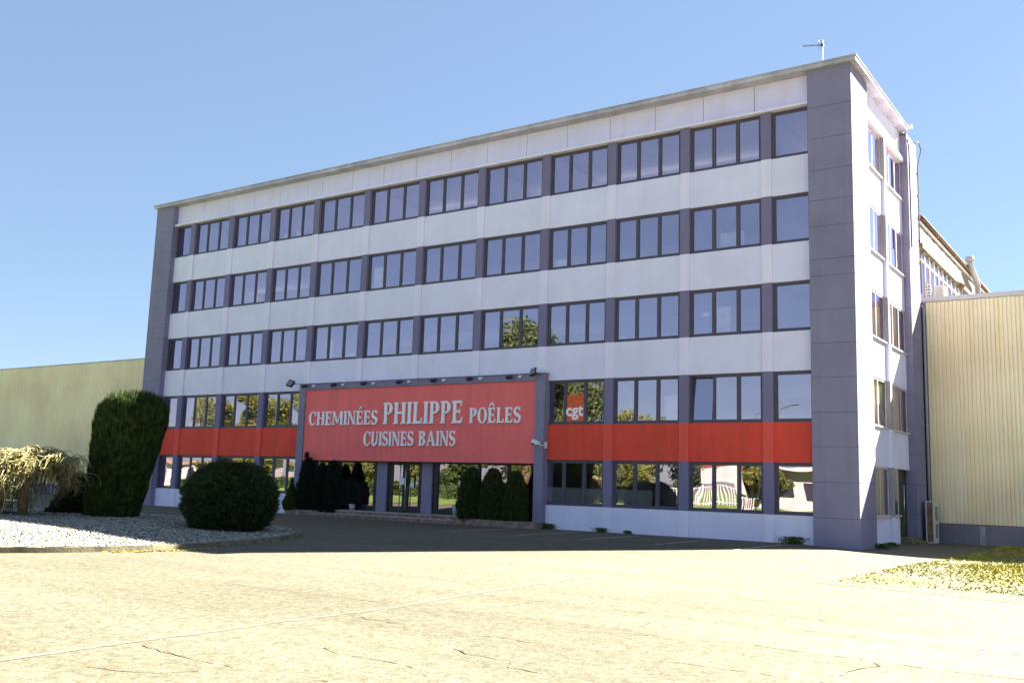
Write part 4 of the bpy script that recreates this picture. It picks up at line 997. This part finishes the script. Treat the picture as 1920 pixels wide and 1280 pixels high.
# entrance thujas
def thuja(x, y, zb, r, h, lab, mat=THUJA, n=9000, pointy=False, grp=None, name="thuja", nm=.23):
    C = (x * S, y * S, zz(zb)); t = thing(name, C, lab, "conifer", grp)
    pr = ip([0, .1, .4, .7, .9, 1], [.85 * r, r, .98 * r, .80 * r, .45 * r, .12 * r]) if not pointy else ip([0, .12, .5, .85, 1], [.9 * r, r, .62 * r, .22 * r, .02])
    foliage_shell("foliage", t, C, pr, h, n, mat, nm, .035, up_dir(.45, .32), x * 3.1, .24, 4.2, 1, .72)
    trunk(t, C, h * .5, .05); return t, C
G1 = "dark conifers left of the entrance doors"; G2 = "green conifers right of the entrance doors"
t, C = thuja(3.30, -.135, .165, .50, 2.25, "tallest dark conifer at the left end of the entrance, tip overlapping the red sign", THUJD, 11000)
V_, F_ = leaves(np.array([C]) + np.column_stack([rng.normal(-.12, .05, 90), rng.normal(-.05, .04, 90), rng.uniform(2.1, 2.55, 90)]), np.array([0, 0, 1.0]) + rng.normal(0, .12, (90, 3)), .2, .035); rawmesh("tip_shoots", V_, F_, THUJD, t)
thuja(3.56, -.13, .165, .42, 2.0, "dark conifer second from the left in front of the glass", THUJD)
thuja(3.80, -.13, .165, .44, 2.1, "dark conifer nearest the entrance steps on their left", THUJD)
thuja(3.05, -.20, .165, .42, 1.35, "small cone-shaped shrub at the left end of the stone plinth", THUJA, 7000, True, None, "cone_shrub", .12)
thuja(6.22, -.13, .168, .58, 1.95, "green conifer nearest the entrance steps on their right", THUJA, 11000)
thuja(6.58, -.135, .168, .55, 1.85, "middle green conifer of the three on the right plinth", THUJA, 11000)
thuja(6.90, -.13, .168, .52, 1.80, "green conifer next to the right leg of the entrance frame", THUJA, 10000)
# potted plant and empty pot on the landing
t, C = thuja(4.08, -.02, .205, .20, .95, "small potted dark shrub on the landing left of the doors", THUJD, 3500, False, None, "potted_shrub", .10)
mb = MB(); q = Vector((4.08 * S, -.02 * S, zz(.19))); mb.tube([q, q + Vector((0, 0, .26))], [.11, .15], 12); mb.build("pot", PIPEG, t)
for ch in t.children:
    if ch.name.startswith(("foliage", "inner", "trunk")): ch.location.z += .22

mb = MB(); q = Vector((5.93 * S, -.04 * S, zz(.19))); mb.tube([q, q + Vector((0, 0, .40)), q + Vector((0, 0, .42)), q + Vector((0, 0, .36))], [.13, .19, .17, .16], 14); o = mb.build("plant_pot", PIPEG, None, tuple(q)); tag(o, "tall grey plant pot on the landing right of the doors", "plant pot")

# weeping bare tree
c3 = Vector((4.62 * S, -5.07 * S, .24))
t = thing("weeping_tree", c3, "small leafless weeping tree with a pale tangle of twisted branches", "tree")
mb = MB(); top = c3 + Vector((.03, .03, 1.70))
mb.tube([c3, c3 + Vector((.02, 0, .5)), c3 + Vector((-.03, .03, 1.1)), top], [.14, .11, .10, .09], 10); mb.build("trunk", BARK, t)
rd = random.Random(5)
def branch(mb, p, az, reach, drop, r0, n=11, curl=.20, mat=0):
    pts = []; rs_ = []; ph = rd.uniform(0, 6); fr_ = rd.uniform(5, 9)
    for i in range(n + 1):
        s = i / n; rad = reach * (1 - (1 - s) ** 1.7); z = .32 * math.sin(min(s * 2.2, 1) * PI * .9) * reach * .35 - drop * max(0, s - .30) ** 1.35 * 1.6
        w = curl * (.3 + s); q = p + Vector((math.cos(az) * rad, math.sin(az) * rad, z)) + Vector((math.sin(fr_ * s + ph), math.cos(fr_ * s * 1.2 + ph), .7 * math.sin(fr_ * 1.3 * s + ph * 2))) * w
        q.z = max(q.z, .30); pts.append(q); rs_.append(r0 * (1 - .8 * s) + .004)
    mb.tube(pts, rs_, 4, mat, True, False); return pts
br = MB(); tw = MB()
for i in range(52):
    az = i * 2.399 + rd.uniform(-.3, .3); st0 = top + Vector((rd.uniform(-.1, .1), rd.uniform(-.1, .1), rd.uniform(-.3, .1)))
    sd_ = .5 - .5 * math.cos(az - math.radians(34)); pts = branch(br, st0, az, rd.uniform(.7, 1.55), (.25 + 1.3 * sd_) * rd.uniform(.7, 1.15), rd.uniform(.018, .034))
    for j in range(13):
        k = rd.randint(2, 10); branch(br if rd.random() < .5 else tw, pts[k], az + rd.uniform(-1.3, 1.3), rd.uniform(.3, .8), (.25 + .8 * sd_) * rd.uniform(.4, 1.2), rd.uniform(.008, .015), 8, .13)
    for j in range(16):
        k = rd.randint(3, 11); branch(tw, pts[k], az + rd.uniform(-1.5, 1.5), rd.uniform(.1, .45), (.3 + .6 * sd_) * rd.uniform(.4, 1.2), .006, 7, .08)
br.build("branches", TWIG, t); tw.build("twigs", TWIGD, t)

# weeds along the wall foot
for n_, (x, y, s, lab) in enumerate([(7.33, -.04, .75, "bushy weed at the foot of the entrance frame's right leg"), (10.32, -.02, .85, "largest weed at the foot of the white wall near the grey corner column"),
        (8.06, -.04, .6, "small weed at the foot of the first pilaster right of the sign"), (8.40, -.02, .4, "low weed a step right of the first pilaster beyond the sign"),
        (11.08, .5, .6, "weed tuft at the foot of the sunlit side of the corner column"), (11.05, 1.1, .5, "weed tuft under the nearer side window")]):
    C = (x * S, y * S, gz(x * S, y * S)); n = int(500 * s); c = np.array(C) + rng.normal(0, 1, (n, 3)) * np.array([.20, .08, .0]) * s; c[:, 2] += rng.random(n) * .26 * s
    V_, F_ = leaves(c, np.array([0, 0, .8]) + rng.normal(0, .7, (n, 3)), .10 * s + .02, .04); o = rawmesh("weed", V_, F_, WEED, None, C); tag(o, lab, "weed")

# ------------------------------------------------------------------ what the windows mirror: the other side of the yard
def tree(x, y, h, cr, mat, lab, grp, name="tree", n=9000, clear=.25, leaf=.5, lumps=9, cat="tree"):
    C = Vector((x * S, y * S, gz(x * S, y * S))); t = thing(name, C, lab, cat, grp)
    mb = MB(); mb.tube([C, C + Vector((.1, 0, h * .4)), C + Vector((0, .1, h * .8))], [.03 * h, .02 * h, .008 * h], 8)
    cen = []
    for i in range(lumps):
        a = random.uniform(0, 2 * PI); zf = clear + (1 - clear) * (i + .5) / lumps; rr = cr * math.sin(PI * min(.95, .12 + .8 * (zf - clear) / (1 - clear))) * random.uniform(.4, .75)
        q = C + Vector((math.cos(a) * rr, math.sin(a) * rr, h * zf * .93)); cen.append((q, cr * random.uniform(.35, .55)))
        mb.tube([C + Vector((0, 0, h * zf * .7)), q], [.008 * h, .003 * h], 5)
    mb.build("trunk", BARK, t)
    k = n // lumps; P = []
    for q, r in cen:
        v = nrm(rng.normal(size=(k, 3))) * (r * rng.random((k, 1)) ** .45) * np.array([1, 1, .75]); P.append(v + np.array(q))
    P = np.concatenate(P); V_, F_ = leaves(P, rng.normal(size=P.shape) + np.array([0, 0, -.2]), leaf, leaf * .45); rawmesh("crown", V_, F_, mat, t); return t
lawn = MB(); lawn.add([(x * S, y * S, z) for x, y, z in ((2.0, -12, .006), (-3.0, -7.5, .006), (-60, -7.5, .006), (-60, -60, .006), (6, -60, .006), (3.0, -24, .006))], [(0, 1, 2, 3, 4, 5)])
o = lawn.build("ground_lawn", GRASSG); tag(o, "sunlit green lawn mirrored in the entrance glass", None, None, "structure")
G = "trees mirrored in the windows"
tree(-3.0, -15.2, 18.2, 5.2, PINE, "tall open pine mirrored in the windows above and beside the sign's right end", G, "pine_tree", 15000, .33, .5, 26)
tree(-1.2, -15.8, 11.5, 4.4, PINE, "lower dark pine mirrored in the window that holds the orange poster", G, "pine_tree", 9000, .2, .5, 16)
labs = ["yellow-green willow mirrored in the second-floor windows left of the sign", "broad yellowish tree mirrored in the last upper window left of the sign", "bare-looking yellow tree mirrored behind the round bush"]
for n_, (x, y, h, cr) in enumerate([(-20.5, -20, 14, 4.5), (-17.5, -21, 15, 5), (-23, -19, 12.5, 4)]): tree(x, y, h, cr, WILLOW, labs[n_], G, "willow_tree", 9000, .15, .5, 12)
labs = ["willow mirrored in the glass left of the entrance doors", "yellow-green tree mirrored in the left entrance door", "tree mirrored in the right entrance door", "olive tree mirrored right of the entrance doors", "tree mirrored behind the green conifers of the entrance", "tree mirrored in the ground-floor window beside the security camera", "bright green tree mirrored in the second ground-floor window right of the sign"]
for n_, (x, y, h, cr, m_) in enumerate([(-14.5, -20.5, 8, 4.5, WILLOW), (-11, -21, 9, 4, HEDGE), (-8.3, -22, 9, 4.5, WILLOW), (-5.8, -21, 9, 4, HEDGE), (-3.8, -23.5, 10, 4.5, WILLOW), (-1.6, -24.5, 9, 4, HEDGE), (.2, -27, 7.5, 3, WILLOW)]):
    tree(x, y, h, cr, m_, labs[n_], G, "tree", 7000, .08, .5, 12)
# hedge
hx0, hx1, hy = -24 * S, 0.2 * S, -17.6 * S
t = thing("hedge", ((hx0 + hx1) / 2, hy, 0), "long dark hedge mirrored behind the lawn in the entrance glass", "hedge")
n = 16000; P = np.stack([rng.uniform(hx0, hx1, n), hy + rng.uniform(-.8, .8, n), 1.5 * rng.random(n) ** .7], 1); P[:, 1] += .2 * np.sin(P[:, 0]); V_, F_ = leaves(P, rng.normal(size=P.shape), .35, .2); rawmesh("foliage", V_, F_, HEDGE, t)
mb = MB(); mb.box(hx0, hx1, hy - .6, hy + .6, 0, 1.25); mb.build("inner_growth", HEDGE, t)
# white fence and white buildings
t = thing("picket_fence", (.6 * S, -21 * S, 0), "white picket fence mirrored in the ground-floor windows near the corner", "fence")
fa, fb = Vector((-1.1 * S, -21.5 * S, 0)), Vector((2.2 * S, -22.2 * S, 0)); mb = MB(); dv = (fb - fa); L_ = dv.length; dv.normalize(); nv = Vector((-dv.y, dv.x, 0))
for i in range(int(L_ / .3)): mb.obox(fa + dv * (i * .3) + Vector((0, 0, .85)), dv * .06, nv * .02, (0, 0, .8))
FARW = plain("sunlit_cream_paint", (0.36, 0.34, 0.29), 0.8, 0, 0.12, .6)
mb.build("picket", FARW, t); mb = MB()
for z in (.25, 1.55): mb.obox(fa + dv * L_ / 2 + nv * -.05 + Vector((0, 0, z)), dv * L_ / 2, nv * .02, (0, 0, .05))
mb.build("rail", FARW, t)
t = thing("low_white_building", (5 * S, -27 * S, 0), "low white building with a flat canopy mirrored in the right ground-floor windows", "building")
mb = MB(); mb.ub(-1.0, 9.5, -33, -27.5, .09, 1.65); mb.build("wall", FARW, t)
mb = MB(); mb.ub(-1.2, 9.7, -33.2, -27.0, 1.65, 1.78); mb.build("roof", FARW, t)
for i in range(6): mb = MB(); mb.ub(.0 + i * 1.6, 1.1 + i * 1.6, -27.5, -27.46, .5, 1.15); mb.build("window", BL, t)
REDB = plain("banner_red", (0.22, 0.03, 0.025))
t = thing("advertising_banner", (.9 * S, -23 * S, 0), "white hoarding with a red upper strip mirrored beside the picket fence", "banner")
mb = MB(); mb.ub(-.75, .9, -24.5, -24.45, .75, 1.45, 0); mb.ub(-.75, .9, -24.5, -24.45, 1.45, 1.75, 1); mb.build("panel", [FARW, REDB], t)
mb = MB()
for x in (-.7, .85): mb.ub(x - .03, x + .03, -24.55, -24.501, .09, 1.75)
mb.build("post", PIPEG, t)
t = thing("white_house", (-27 * S, -22 * S, 0), "white building mirrored in the leftmost ground-floor windows", "building")
mb = MB(); mb.ub(-31, -24.8, -26, -22, .09, 1.3); mb.build("wall", FARW, t)
mb = MB(); mb.ub(-31.2, -24.6, -26.2, -21.8, 1.3, 1.45); mb.build("roof", RUST, t)
mb = MB(); mb.ub(-29, -28, -22, -21.97, .5, 1.0); mb.build("window", BL, t)
t = thing("street_lamp", (2.9 * S, -21 * S, 0), "tall curved street lamp mirrored in the narrow second-floor corner window", "street lamp")
mb = MB(); b_ = Vector((2.55 * S, -21 * S, 0)); mb.tube([b_, b_ + Vector((0, 0, 9)), b_ + Vector((.3, 0, 10)), b_ + Vector((1.8, 0, 10.4))], [.09, .06, .05, .04], 8); mb.build("pole", DARK, t)
mb = MB(); mb.obox(b_ + Vector((2.3, 0, 10.42)), (.45, 0, .03), (0, .14, 0), (0, 0, .06)); mb.build("lamp_head", DARK, t)
